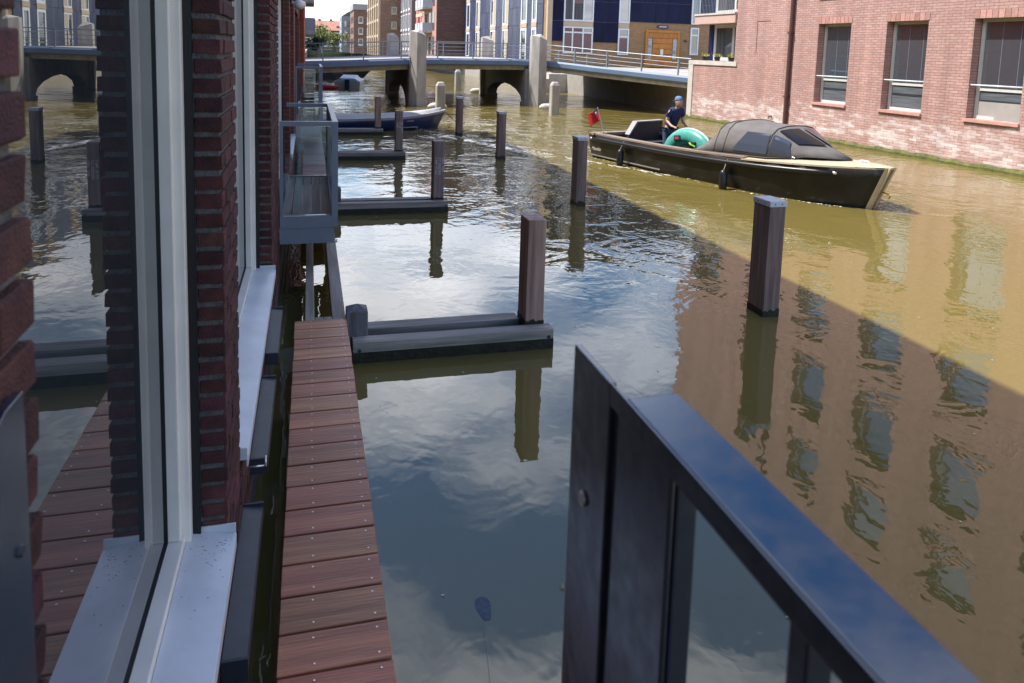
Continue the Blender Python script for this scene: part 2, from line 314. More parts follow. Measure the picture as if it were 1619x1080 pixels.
# ground: quays either side, one sheet to the horizon beyond the canal
gb=MB()
gb.box(15.2,160,-30,27.0,-1,1.55); gb.box(14.9,160,27.0,44,-1,1.58); gb.box(14.3,160,44,260,-1,1.55)
o=gb.build('quay_right',M_asphalt); tag(o,None,None,kind='structure')
gb=MB(); gb.box(-160,-1.2,-30,34,-1,1.5); gb.box(-160,-0.35,34,190,-1,1.6)
o=gb.build('quay_left',M_asphalt); tag(o,None,None,kind='structure')
gb=MB(); gb.box(-160,160,142,700,-1,1.6)
o=gb.build('ground',mat('far_grass',(0.10,0.13,0.04),0.9,var=.4,vscale=.3)); tag(o,None,None,kind='structure')

# ------------------------------------------------------------------ generic wall with openings (local x along, z up, outward -y)
def wall_holes(mb,x0,x1,z0,z1,holes,depth,y=0.0,mi=0,mir=None,back=None):
    xs=sorted({x0,x1,*[h[0] for h in holes],*[h[1] for h in holes]}); zs=sorted({z0,z1,*[h[2] for h in holes],*[h[3] for h in holes]})
    for i in range(len(xs)-1):
        for k in range(len(zs)-1):
            cx=(xs[i]+xs[i+1])/2; cz=(zs[k]+zs[k+1])/2
            if any(h[0]<cx<h[1] and h[2]<cz<h[3] for h in holes): continue
            mb.face([(xs[i],y,zs[k]),(xs[i+1],y,zs[k]),(xs[i+1],y,zs[k+1]),(xs[i],y,zs[k+1])],mi)
    r=mi if mir is None else mir
    for a,bb,c,d in holes:
        e=y+depth
        mb.face([(a,y,c),(a,e,c),(a,e,d),(a,y,d)],r); mb.face([(bb,y,c),(bb,y,d),(bb,e,d),(bb,e,c)],r)
        mb.face([(a,y,d),(a,e,d),(bb,e,d),(bb,y,d)],r); mb.face([(a,y,c),(bb,y,c),(bb,e,c),(a,e,c)],r)
    if back:
        mb.box(x0+.01,x1-.01,y+depth+.02,y+back,z0,z1-.01,mi)
def frame_bars(mb,a,bb,c,d,y,w,t,mullx=(),mullz=(),mi=0):
    mb.box(a,a+w,y-t,y,c,d,mi); mb.box(bb-w,bb,y-t,y,c,d,mi); mb.box(a+w,bb-w,y-t,y,c,c+w,mi); mb.box(a+w,bb-w,y-t,y,d-w,d,mi)
    for q in mullx: mb.box(q-w/2,q+w/2,y-t+.004,y,c+w,d-w,mi)
    for q in mullz: mb.box(a+w,bb-w,y-t+.006,y,q-w/2,q+w/2,mi)

# ================================================================== LEFT BUILDING (we look along its facade)
FX=-0.27
LB=empty('brick_building',(FX,0,0)); tag(LB,'dark red brick canal house close at left with white framed windows','building')
COURSE=0.0625; BHT=0.046; Z0=0.30
PER=8.5
piers=[(-2.5,0.84)]; opens=[]
for k in range(3):
    b0=k*PER
    opens.append((0.84 if k==0 else b0+0.05,b0+2.55,'window' ));  piers.append((b0+2.55,b0+3.05)); opens.append((b0+3.05,b0+5.68,'window')); piers.append((b0+5.68,b0+7.17))
    if k<2: opens.append((b0+7.17,b0+11.05-2.5 if False else b0+PER+0.05-0.5,'door')); 
# simplify: recompute the run of openings along the facade (y from, y to, kind)
opens=[(0.84,2.55,'window'),(3.05,5.68,'window'),(7.17,11.05,'door'),(11.55,14.18,'window'),(15.67,19.55,'door'),(20.05,22.68,'window')]
edges=[-2.5]
for a,bb,_ in opens: edges+= [a,bb]
edges.append(24.0)
piers=[(edges[i],edges[i+1]) for i in range(0,len(edges),2)]
SILLZ=0.72; HEADZ=3.1; DOORZ=0.60
# mortar core: piers, spandrels, everything above, all set 12 mm behind the brick faces (local x=0 is the brick face)
core=MB()
for a,bb in piers: core.box(-0.35,-0.012,a+0.012,bb-0.012,-.3,HEADZ)
for a,bb,k in opens:
    core.box(-0.35,-0.012,a-.012,bb+.012,-.3,(SILLZ if k=='window' else DOORZ)-0.03)
core.box(-0.35,-0.012,-2.5,24.0,HEADZ,9.6)
core.box(-9,-0.62,-2.5,24.0,-.3,9.6)
core.box(-0.62,-0.35,-2.5,24,HEADZ+.01,9.59)
core.box(-0.60,-0.352,-2.5,24,-.3,DOORZ-.05)
wall=core.build('wall',M_mortar,LB)
# bricks
cache={}
def brick_mesh(ln,dp,kind=0):
    key=(round(ln,3),round(dp,3),kind)
    if key in cache: return cache[key]
    bm=bmesh.new(); bmesh.ops.create_cube(bm,size=1)
    for v in bm.verts: v.co=Vector((v.co.x*dp,v.co.y*ln,v.co.z*BHT))
    bmesh.ops.bevel(bm,geom=bm.edges[:],offset=0.0022,segments=1,affect='EDGES')
    rr=random.Random(hash(key)&0xffff)
    for v in bm.verts: v.co+=Vector((rr.uniform(-1,1)*.0016,rr.uniform(-1,1)*.0018,rr.uniform(-1,1)*.0016))
    me=bpy.data.meshes.new('brick'); bm.to_mesh(me); bm.free(); me.materials.append(M_brick); cache[key]=me; return me
def course_cuts(a,bb,odd):
    """brick ends along y from a to bb, running bond started at both corners"""
    cuts=[a]; y=a+(0.10 if odd else 0.205)
    while y<bb-0.05: cuts.append(y); y+=0.21
    cuts.append(bb); return cuts
single=0; rest=MB()
def put_brick(y0,y1,z,dp,individual,x1=0.0):
    global single
    g=0.007; ln=y1-y0-2*g if True else 0
    if ln<0.02: return
    jx=random.uniform(-.002,.002); jz=random.uniform(-.0015,.0015)
    if individual and single<296:
        single+=1
        o=linked('brick',brick_mesh(ln,dp,random.randrange(3)),wall,(x1-dp/2+jx,(y0+y1)/2,z+BHT/2+jz))
        o.rotation_euler=(random.uniform(-.006,.006),random.uniform(-.01,.01),random.uniform(-.006,.006))
    else:
        rest.box(x1-dp+jx,x1+jx,y0+g,y1-g,z+jz,z+BHT+jz)
nc=int((HEADZ+0.5-Z0)/COURSE)
for i in range(nc):
    z=Z0+i*COURSE; odd=i%2
    for pi,(a,bb) in enumerate(piers[:4]):
        if z>HEADZ: break
        a2=max(a,0.3)
        cu=course_cuts(a2,bb,odd)
        if pi==0: cu=[2*0.3+0.54-q for q in reversed(cu)]; cu=[q for q in cu]  # start the bond at the far corner
        for j in range(len(cu)-1):
            if pi==0: ind = z>1.0 and z<2.65 and cu[j+1]>0.55
            elif pi==1: ind = z<2.65
            elif pi==2: ind = z<2.65 and j<1
            else: ind=False
            # corner bricks show a full reveal face
            put_brick(cu[j],cu[j+1],z,0.082,ind)
    for a,bb,k in opens[:3]:
        top=SILLZ-0.05 if k=='window' else DOORZ-0.05
        if z+BHT<top:
            cu=course_cuts(a-.0,bb,1-odd)
            for j in range(len(cu)-1): put_brick(cu[j],cu[j+1],z,0.082,False)
    if z>HEADZ:
        cu=course_cuts(0.3,11.05,odd)
        for j in range(len(cu)-1): put_brick(cu[j],cu[j+1],z,0.082,False)
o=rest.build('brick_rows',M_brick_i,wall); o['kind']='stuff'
fb=MB(); fb.box(-0.30,0.0,11.05,11.55,-.3,HEADZ+.55); 
for a,bb in piers[4:]: fb.box(-0.30,0.0,a,bb,-.3,HEADZ+.55)
for a,bb,k in opens[3:]: fb.box(-0.30,-0.001,a,bb,-.3,(SILLZ if k=='window' else DOORZ)-0.05)
fb.box(-0.30,0.0,11.05,24,HEADZ+.551,9.7); fb.box(-0.30,0.0,11.55,24,HEADZ,HEADZ+.55); fb.box(-.30,0,-2.5,11.05,HEADZ+.56,9.7)
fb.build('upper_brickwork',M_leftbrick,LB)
# windows: frame > glass, sill, gasket
def left_window(a,bb,k,near):
    f=MB(); zb=SILLZ+0.03 if k=='window' else DOORZ; zt=HEADZ-.01
    gx=-0.178
    # outer frame: depth -0.093 .. -0.178 (far jamb faces the camera)
    f.box(gx-.03,-0.108,bb-0.055,bb-.014,zb-.02,zt); f.box(gx-.03,-0.093,a+.014,a+0.055,zb-.02,zt); f.box(gx-.03,-0.093,a+.055,bb-.055,zt-.06,zt)
    f.box(gx-.03,-0.125,a+.055,bb-.055,zb-.02,zb+.035)
    # inner sash, one step back
    f.box(gx-.02,-0.135,bb-0.085,bb-.0552,zb+.036,zt-.061); f.box(gx-.02,-0.135,a+.0552,a+0.085,zb+.036,zt-.061)
    if k=='door':
        for q in (a+(bb-a)*.36,a+(bb-a)*.68): f.box(gx-.02,-0.12,q-.05,q+.05,zb+.036,zt-.061)
    fo=f.build('window_frame' if k=='window' else 'door_frame',M_white,LB)
    if near: bevel(fo,.004,2)
    g=MB(); g.box(gx-.02,gx,a+.085,bb-.085,zb+.03,zt-.06); g.build('glass',M_glass,fo)
    g=MB(); g.box(gx,gx+.006,bb-.0925,bb-.0853,zb+.036,zt-.06); g.box(gx,gx+.006,a+.085,bb-.0925,zb+.0355,zb+.0425); g.box(-.1075,-.0835,bb-.013,bb-.001,zb,zt); g.build('gasket',M_gasket,fo)
    if k=='window':
        s=MB(); e=0.0015
        s.loft([[(-0.124,y,zb+.012),(0.028,y,zb-.012),(0.028,y,zb-.062),(0.021,y,zb-.062),(0.021,y,zb-.022),(-0.124,y,zb-.012)] for y in (a+.003,bb-.003)])
        s.box(-0.09,0.026,bb-.0028,bb+.004,zb-.03,zb+.022); s.box(-0.09,0.026,a-.004,a+.0028,zb-.03,zb+.022)
        so_=s.build('sill',M_sill,fo); bevel(so_,.002,2)
        if near:
            d=MB()
            rr=random.Random(3)
            for q in range(60):
                yy=bb-.02-abs(rr.gauss(0,.16)); xx=rr.uniform(-.11,.015); r=rr.uniform(.0008,.0022); zz=zb+.012-(xx+.124)/.152*.024+.0006
                d.face([(xx-r,yy-r,zz),(xx+r,yy-r*.6,zz),(xx+r*.7,yy+r,zz),(xx-r,yy+r*.8,zz)])
            dd=d.build('dirt',M_dirt,fo); dd['kind']='stuff'
for i,(a,bb,k) in enumerate(opens): left_window(a,bb,k,i<2)
# zinc ledges at the foot of the wall
for y0,y1 in ((0.9,1.95),(2.30,3.13),(3.50,4.40),(4.75,5.6)):
    z=MB(); z.loft([[(0.0012,y,.47),(0.076,y,.462),(0.080,y,.452),(0.080,y,.41),(0.073,y,.41),(0.073,y,.44),(0.0012,y,.44)] for y in (y0,y1)])
    z.box(0.001,0.081,y0-.012,y0,.40,.476); z.box(0.001,0.081,y1,y1+.012,.40,.476)
    z.build('zinc_ledge',M_zinc,LB)
rb=MB()
ring=[]
for k in range(17):
    t_=2*math.pi*k/16; ring.append((0.075,3.42+.018*math.cos(t_),.50+.022*math.sin(t_)))
rb.tube(ring,.0045,6); rb.tube([(-.01,3.42,.478),(.075,3.42,.478)],.004,6); rb.build('eye_bolt',M_screw,LB,smooth=True)
# white lamp and rainwater pipe further along
lm=MB(); lm.loft([[(.12+r*math.cos(t_),13.0+r*math.sin(t_)*1.3,3.03+dz) for t_ in [2*math.pi*k/14 for k in range(14)]] for r,dz in ((.02,.09),(.075,.07),(.10,.02),(.085,-.03),(.03,-.06))]); lm.box(-.01,.1,12.97,13.03,3.05,3.09)
lm.build('wall_lamp',mat('lamp_white',(0.8,0.8,0.78),.3),LB,smooth=True)

# farther red building on the left bank, and the one with balconies behind it
o=MB().box(-8,0.0,0,9,-.3,6.2).build('red_brick_house',mat_brick('orange_red_brick',(0.42,0.085,0.03),(0.30,0.06,0.025),(0.12,0.05,0.03),.22,.07,.010,axes='xyz')); o.location=(-0.16,24.2,0)
tag(o,'orange red brick house front at far left before the bridge','building')
FL=empty('balcony_building',(-0.30,38,0)); tag(FL,'far left building with stacked concrete balconies beyond the bridge','building')
M_tanbrick=mat_brick('tan_brick',(0.30,0.21,0.15),(0.23,0.15,0.11),(0.18,0.14,0.11),.22,.07,.01,axes='xyz')
MB().box(-8,0,0,26,0,12).build('wall',M_tanbrick,FL)
for zz in (2.9,5.0,7.1):
    for yy in (2,12):
        bl=MB(); bl.box(0,.62,yy,yy+5,zz,zz+.22); bo=bl.build('balcony_slab',M_conc,FL)
        r=MB(); r.box(.55,.6,yy,yy+5,zz+.23,zz+.85); r.box(0,.54,yy,yy+.04,zz+.23,zz+.85); r.build('balcony_panel',M_railsteel,bo)
        wd=MB(); wd.box(-.05,.01,yy+.6,yy+4.2,zz+.25,zz+1.8); wd.build('window',M_glass_far,FL)

# ================================================================== RIGHT BUILDING
TH=R_(2.688)
RB=empty('brick_building',(14.4,26.3,0),-math.pi/2+TH); tag(RB,'pink red brick building on the right bank with tall cream framed windows','building')
S1=27.0; HT=13.5
wins=[]
for c in range(8):
    s0=6.75+2.642*c
    if s0+1.34>S1-.3: break
    wins.append((s0,s0+1.34,1.14,3.47))
    for z0,z1 in ((4.3,5.95),(6.9,8.5),(9.4,10.85)): wins.append((s0,s0+1.34,z0,z1))
up=[]
for c in range(1):
    for z0,z1 in ((4.75,5.95),(6.9,8.5),(9.4,10.85)): up.append((4.1,5.0,z0,z1))
logg=[(-0.149,2.52,2.25,3.62),(-0.149,2.52,3.98,6.2)]
wb=MB()
wall_holes(wb,2.52,S1,0,HT,wins+up,0.28,back=None)
wall_holes(wb,-0.15,2.52,0,2.09,[],.16); wall_holes(wb,-0.15,2.52,6.2,HT,[],.16)
wb.box(2.52,S1,.30,9,-.6,HT-.01); wb.box(-.15,2.52,1.0,9,-.6,HT-.02); wb.box(-.15,2.52,.01,.99,6.21,HT-.03); wb.box(-.15,2.52,.01,.99,-.6,2.09)
wb.face([(2.52,0,2.09),(2.52,1,2.09),(2.52,1,6.2),(2.52,0,6.2)]); wb.face([(-.15,0,-.6),(-.15,0,2.09),(-.15,1,2.09),(-.15,1,-.6)])
wb.box(-.15,S1,.0005,.2,-.6,-.0001)
rw=wb.build('wall',M_rbrick,RB)
gr=MB(); gr.box(3.74,3.765,-.004,.002,2.57,3.63); gr.box(3.74,4.44,-.004,.002,3.62,3.64); gr.build('groove',mat('dark_joint',(0.05,0.022,0.02),.9),RB)
soldier_me={}
for a,bb,c,d in wins:
    fr=MB(); y=.27
    tall=c<2
    frame_bars(fr,a+.03,bb,c,d,y,.075,.06,mullz=(()))
    if tall:
        fr.box(a+.105,bb-.075,y-.05,y,1.80,1.86)
    w_=fr.build('window',M_rframe,RB)
    g=MB()
    g.box(a+.106,bb-.076,y-.02,y-.004,(1.865 if tall else c+.076),d-.076)
    if tall: g.box(a+.106,bb-.076,y-.0205,y-.004,c+.076,1.795)
    g.build('glass',M_glass_far,w_)
    if tall:
        for q in (1,2):
            xx=a+.106+(bb-a-.18)*q/2.6; bl=MB(); bl.box(xx-.006,xx+.006,y-.026,y-.0208,1.87,d-.08); bl.build('glazing_bar',M_seam,w_)
        bl=MB(); bl.tube([(a+.02,.045,1.93),(bb-.005,.045,1.93)],.018,8); bl.build('guard_rail',M_capmetal,w_,smooth=True)
        # net curtain low down behind the lower pane is read through the glass as a pale field
        cu=MB(); cu.box(a+.12,bb-.09,y-.0235,y-.0212,c+.09,1.78); cu.build('blind',mat('pale_blind',(0.13,0.15,0.165),.25,var=.5,vscale=2,stretch=(1,1,26)),w_)
    s=MB(); s.box(a-.05,bb+.02,-.05,.268,c-.075,c-.001); s.build('sill',M_rsill,w_)
    n=9 if tall else 0
    for q in range(n):
        wd=(bb-a+.06)/n
        key=round(wd,4)
        if key not in soldier_me:
            mbb=MB(); mbb.box(.006,wd-.006,-.012,.05,0,.19); tmp=mbb.build('soldier_brick',M_soldier,RB); soldier_me[key]=tmp.data; bpy.data.objects.remove(tmp)
        linked('soldier_brick',soldier_me[key],RB,(a-.03+q*wd,0,d+.002))
for a,bb,c,d in up:
    fr=MB(); frame_bars(fr,a,bb,c,d,.27,.06,.06); w_=fr.build('window',M_rframe,RB); g=MB(); g.box(a+.061,bb-.061,.25,.265,c+.061,d-.061); g.build('glass',M_glass_far,w_)
# loggia with window, coping, slab and railing
cp=MB(); cp.box(-.48,2.70,-.035,.40,2.09,2.25); cp.build('coping',M_palestone,RB)
cp=MB(); cp.box(-.48,-.152,-.03,.6,-.6,2.088); cp.build('quoin',M_palestone,RB)
cp=MB(); cp.box(-.15,2.518,-.06,.99,3.62,3.93); cp.build('balcony_slab',M_pinkconc,RB)
cp=MB(); cp.box(-.16,2.519,-.09,.985,3.935,4.0); cp.build('slab_edge',M_palestone,RB)
for z0,z1 in ((2.26,3.615),(4.01,6.1)):
    fr=MB(); frame_bars(fr,.30,2.50,z0,z1,.62,.13,.07,mullx=(1.55,)); w_=fr.build('window',M_rframe,RB)
    g=MB(); g.box(.431,1.484,.585,.60,z0+.131,z1-.131); g.box(1.616,2.369,.585,.60,z0+.131,z1-.131); g.build('glass',M_glass_far,w_)
    c_=MB(); c_.box(.44,.95,.58,.583,z0+.14,z1-.14); c_.box(1.63,1.95,.58,.583,z0+.14,z1-.14); c_.build('curtain',M_curtain,w_)
    f2=MB(); f2.box(-.15,.299,.6,.66,z0,z1); f2.build('dark_panel',M_panel,RB)
rl=MB()
rl.tube([(-.1,-.05,4.62),(2.5,-.05,4.62)],.014,6)
for q in range(26): rl.box(-.1+q*.1-.006,-.1+q*.1+.006,-.056,-.044,4.0,4.62)
rl.build('railing',M_railsteel,RB)
for q,(sx) in enumerate((0.42,1.25,2.15)):
    P=empty('flower_pot',RB.matrix_basis@Vector((sx,.12,2.25))); P.rotation_euler=RB.rotation_euler
    tag(P,['left black flower pot with yellow flowers on the stone coping','middle black flower pot with yellow flowers on the stone coping','right black flower pot with taller green sprig on the stone coping'][q],'flower pot','flower pots on the coping')
    pm=MB(); pm.loft([[(r*math.cos(t_)*1.6,r*math.sin(t_),z) for t_ in [2*math.pi*k/12 for k in range(12)]] for r,z in ((.075,0),(.10,.14),(.105,.15),(.09,.15),(.085,.12))]); pm.build('pot',MB_dark if False else mat('black_pot',(0.015,0.015,0.017),.5),P)
    fm=MB(); rr=random.Random(q+5)
    for k in range(170):
        c_=Vector((rr.gauss(0,.10),rr.gauss(0,.06),.17+abs(rr.gauss(0,.05))+(.12 if (q==2 and k<22) else 0)))
        a1=Vector((rr.uniform(-1,1),rr.uniform(-1,1),rr.uniform(-.4,1))).normalized()*.022; b1=a1.orthogonal().normalized()*.011
        fm.face([c_-a1,c_+b1,c_+a1,c_-b1],0 if rr.random()<.55 and not(q==2 and k<22) else 1)
    fo=fm.build('flowers',[mat('yellow_petals',(0.55,0.50,0.03),.6,var=.2),mat('leaf_green',(0.09,0.14,0.03),.6,var=.4)],P,fix=False); fo['kind']='stuff'
o=MB()
o.tube([(5.58,-.07,-.05),(5.58,-.07,9.0),(5.58,-.07,HT)],.065,10)
for z in (1.2,3.2,5.2,7.5,10): o.box(5.50,5.66,-.145,-.001,z,z+.05)
dp=o.build('drainpipe',M_pipe,RB,smooth=False)
o=MB(); o.tube([(4.82,.01,.52),(4.82,-.12,.52),(4.82,-.14,.44)],.02,8); o.build('outlet_pipe',M_pipe,RB)
al=MB()
rr=random.Random(2); pts=[]; q=-.45
while q<S1:
    pts.append((q,rr.uniform(.05,.10),rr.uniform(.085,.14))); q+=.22
al.loft([[(x,-.001,-.2),(x,-d,-.2),(x,-d*.9,z*.5),(x,-.004,z+.015)] for x,d,z in pts],close=True)
al.build('moss_band',M_moss,RB)

# ================================================================== BRIDGE
BR=empty('bridge',(0,0,0)); tag(BR,'low footbridge with blue steel edge beams and tapered concrete pylons','bridge')
ctrl=[(-3.0,30.1,1.55),(0.9,30.55,1.77),(4.3,31.45,1.947),(7,32.0,1.98),(9.9,32.25,1.985),(12.0,30.0,1.80),(14.5,26.9,1.57)]
def bez(pts,n):
    r=[]
    for i in range(len(pts)-1):
        p0=Vector(pts[max(i-1,0)]); p1=Vector(pts[i]); p2=Vector(pts[i+1]); p3=Vector(pts[min(i+2,len(pts)-1)])
        for k in range(n):
            t_=k/n; r.append(.5*((2*p1)+(-p0+p2)*t_+(2*p0-5*p1+4*p2-p3)*t_*t_+(-p0+3*p1-3*p2+p3)*t_**3))
    r.append(Vector(pts[-1])); return r
edge=bez(ctrl,8)
rear=[]
for p in edge:
    rear.append(Vector((p.x+(0.0 if p.x<9 else (p.x-9)*.35),40.6-max(0,(p.x-10))*.2,p.z)))
dk=MB(); dk.loft([[ (e.x,e.y+.05,e.z-.02),(r.x,r.y,r.z-.02),(r.x,r.y,r.z-.30),(e.x,e.y+.25,e.z-.32)] for e,r in zip(edge,rear)]); dk.build('deck',[M_deckslab],BR)
dk=MB(); dk.loft([[(e.x,e.y+.06,e.z-.0),(r.x,r.y-.1,r.z),(r.x,r.y-.1,r.z-.018),(e.x,e.y+.06,e.z-.018)] for e,r in zip(edge,rear)]); dk.build('paving',M_asphalt,BR)
for nm,line,sg in (('edge_beam',edge,-1),('edge_beam',rear,1)):
    eb=MB(); eb.loft([[(e.x,e.y-.04*sg,e.z+.035),(e.x,e.y+sg*.07,e.z+.03),(e.x,e.y+sg*.15,e.z-.045),(e.x,e.y+sg*.16,e.z-.21),(e.x,e.y+sg*.10,e.z-.27),(e.x,e.y-sg*.05,e.z-.27)] for e in line]); eb.build(nm,M_bridgesteel,BR)
sl_=MB(); sl_.loft([[(e.x,e.y+.06,e.z-.272),(e.x,e.y+.08,e.z-.44),(e.x,e.y+.5,e.z-.45),(e.x,e.y+.5,e.z-.272)] for e in edge]); sl_.build('fascia',M_deckslab,BR)
# railings: one post each, wires between
def railing(line,spacing,hgt,off):
    d=0; nextd=0.3; posts=[]
    for i in range(len(line)-1):
        a,bb=line[i],line[i+1]; seg=(bb-a).length
        while nextd<=d+seg:
            posts.append(a.lerp(bb,(nextd-d)/seg)); nextd+=spacing
        d+=seg
    for p in posts:
        pm=MB(); pm.box(-.022,.022,-.035+off,.035+off,-.05,hgt); 
        key='rp%.2f%.2f'%(hgt,off)
        if key not in cache: tmp=pm.build('railing_post',M_railsteel,BR); cache[key]=tmp.data; bpy.data.objects.remove(tmp)
        linked('railing_post',cache[key],BR,p)
    for zz,r in ((hgt,.022),(hgt*.72,.010),(hgt*.48,.010),(hgt*.24,.010)):
        t_=MB(); t_.tube([(p.x,p.y+off,p.z+zz) for p in line],r,6); t_.build('rail',M_railsteel,BR)
railing(edge,1.62,.72,-.02); railing(rear,1.62,.72,.02)
# pylons
def pylon(x,y,sgn,wd=.36,zt=3.05):
    p=MB()
    ring=lambda f,z:[(x-wd*f,y+sgn*.05,z),(x-wd*f*.25,y-sgn*.30*f,z),(x+wd*f*.9,y-sgn*.12,z),(x+wd*f*.9,y+sgn*.42,z),(x-wd*f,y+sgn*.42,z)]
    r=[ring(1.06,-.4),ring(1.0,.3),ring(.97,1.8),ring(.93,2.8)]
    top=[(a,b_,zt-.18+(.20 if k in(0,4) else .16 if k==1 else .02)) for k,(a,b_,_) in enumerate(ring(.92,0))]
    r.append(top); p.loft(r); o=p.build('pylon',M_conc,BR); bevel(o,.02,2)
    c=MB(); c.loft([[(a,b_,z+.004) for a,b_,z in top],[(a*.2+x*.8+.02,b_*.2+y*.8+sgn*.1,zt+.10) for a,b_,_ in top]]); c.build('pylon_cap',M_conc,BR)
for x,y,s_ in ((4.33,31.05,1),(9.75,31.75,1),(4.3,41.0,-1),(9.4,40.6,-1)): pylon(x,y,s_)
# pier walls with an arched cut, between front and rear pylons
for x,yy in ((4.25,31.5),(9.55,32.2)):
    p=MB(); y0=yy; y1=40.2; prof=[(y0,-.4),(y0,1.62),(y1,1.62),(y1,-.4),(y1-.75,-.4),(y1-.8,.12)]
    for k in range(9):
        a=math.pi*k/8; prof.append(((y0+y1)/2+math.cos(a)*3.45,.12+math.sin(a)*.72))
    prof+= [(y0+.8,.12),(y0+.75,-.4)]
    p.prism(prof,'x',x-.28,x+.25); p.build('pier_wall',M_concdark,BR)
# white floats and concrete piles in front of the pylons
def float_fender(x,y,ln,label):
    f=MB(); rings=[]
    for k in range(9):
        t_=-1+2*k/8; r=.16*(1-abs(t_)**4*.75); rings.append([(x+t_*ln/2,y+r*math.cos(a),.07+r*math.sin(a)) for a in [2*math.pi*j/12 for j in range(12)]])
    f.loft(rings); o=f.build('float_fender',M_float,smooth=True); tag(o,label,'float','white floats at the bridge pylons')
float_fender(4.98,30.0,.78,'white floating fender beside the left bridge pylon'); float_fender(9.7,30.2,.72,'white floating fender beside the right bridge pylon'); float_fender(9.2,41.6,.9,'white floating fender under the bridge by the rear pylon')
def pile(x,y,top,label):
    p=MB(); w2=.165
    p.loft([[(x-w2*f,y-w2*f,z),(x+w2*f,y-w2*f,z),(x+w2*f,y+w2*f,z),(x-w2*f,y+w2*f,z)] for f,z in ((1,-.5),(1,top-.14),(.62,top))])
    o=p.build('concrete_pile',M_conc); bevel(o,.03,1); tag(o,label,'pile','square concrete piles by the bridge')
pile(4.67,27.5,1.18,'square concrete pile standing in front of the left bridge pylon'); pile(9.2,27.8,1.25,'square concrete pile standing in front of the right bridge pylon'); pile(8.4,43.5,1.2,'concrete pile seen under the bridge deck behind the rear pylon')
# brick quay wall and stepped stone under the right end of the bridge
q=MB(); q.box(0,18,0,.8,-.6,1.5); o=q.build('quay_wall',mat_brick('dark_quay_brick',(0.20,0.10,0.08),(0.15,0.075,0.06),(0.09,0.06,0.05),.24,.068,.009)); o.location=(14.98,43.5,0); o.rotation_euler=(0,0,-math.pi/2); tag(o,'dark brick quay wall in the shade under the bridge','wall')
st=empty('stone_steps',(14.3,44,0)); tag(st,'pale stone steps at the waterside behind the right pylon','steps')
for k in range(5):
    MB().box(-2.2+k*.42,1,-1.2,.4,-.4+k*.30,-.1+k*.30).build('step',M_palestone,st)

# ================================================================== SOLAR PANEL BUILDING
SB=empty('apartment_building',(14.3,45,0)); tag(SB,'corner apartment block clad in navy solar panels above ochre brick with orange door','building')
TOP=10.6
M_ochre2=mat_brick('ochre_brick_side',(0.40,0.235,0.105),(0.30,0.165,0.075),(0.22,0.16,0.10),0.22,0.07,0.012,axes='yz')
MB().box(.03,12.5,.03,26.5,1.2,TOP).build('wall',M_ochre,SB)
cb_=MB(); cb_.box(-.05,.26,-.05,.26,1.2,TOP+.25); cb_.box(-.04,12.5,-.06,.3,TOP,TOP+.3); cb_.box(-.06,.3,.3,26.5,TOP,TOP+.3); cb_.build('corner_cladding',M_beige,SB)
pm_cache={}
def panel(x,y,z,wd,ht,face,m):
    key=(round(wd,3),round(ht,3),face)
    if key not in pm_cache:
        q=MB()
        if face=='f': q.box(.012,wd-.012,-.03,.0,.012,ht-.012)
        else: q.box(-.03,0,.012,wd-.012,.012,ht-.012)
        tmp=q.build('solar_panel',m,SB); pm_cache[key]=tmp.data; bpy.data.objects.remove(tmp)
    linked('solar_panel',pm_cache[key],SB,(x,y,z))
seam=MB()
def field(a,bb,z0,face,cols,m):
    z=z0; wd=(bb-a)/cols
    off=-.005
    if face=='f': seam.box(a,bb,off,.03,z0,TOP)
    else: seam.box(off,.03,a,bb,z0,TOP)
    while z<TOP-.2:
        ht=min(1.27,TOP-z)
        for c in range(cols):
            if face=='f': panel(a+c*wd,off-.001,z,wd,ht,'f',m)
            else: panel(off-.001,a+c*wd,z,wd,ht,'s',m)
        z+=1.27
# front facade (x local = X-14.3)
field(.27,1.0,3.09,'f',1,M_panel); field(2.98,4.70,3.09,'f',2,M_panel); field(5.44,9.80,4.46,'f',5,M_panel)
field(10.45,12.4,4.46,'f',2,M_panel)
def fwin(a,bb,z0,z1,mx=(),mz=(),face='f',w=.09):
    fr=MB()
    if face=='f':
        frame_bars(fr,a,bb,z0,z1,-.001,w,.07,mx,mz)
        f=fr.build('window',M_wframe,SB); g=MB(); g.box(a+w+.001,bb-w-.001,-.03,-.002,z0+w+.001,z1-w-.001); g.build('pane',M_glass_far,f)
    else:
        tmp=MB(); frame_bars(tmp,a,bb,z0,z1,-.001,w,.07,mx,mz); fr.v=[(y,x,z) for x,y,z in tmp.v]; fr.f=tmp.f; fr.mi=tmp.mi
        f=fr.build('window',M_wframe,SB); g=MB(); g.box(-.03,-.002,a+w+.001,bb-w-.001,z0+w+.001,z1-w-.001); g.build('pane',M_glass_far,f)
    return f
def curtain(f,a,bb,z0,z1,m): c=MB(); c.box(a,bb,-.036,-.0305,z0,z1); c.build('curtain',m,f)
M_redblind=mat('mauve_blind',(0.20,0.12,0.12),.6,var=.2)
z=2.34
f=fwin(1.0,2.98,2.34,4.02,(1.62,2.32),(3.66,)); curtain(f,1.1,2.88,2.45,3.6,M_redblind)
f=fwin(4.70,5.44,2.34,4.02,(),(3.5,)); curtain(f,4.8,5.34,2.45,3.4,M_redblind)
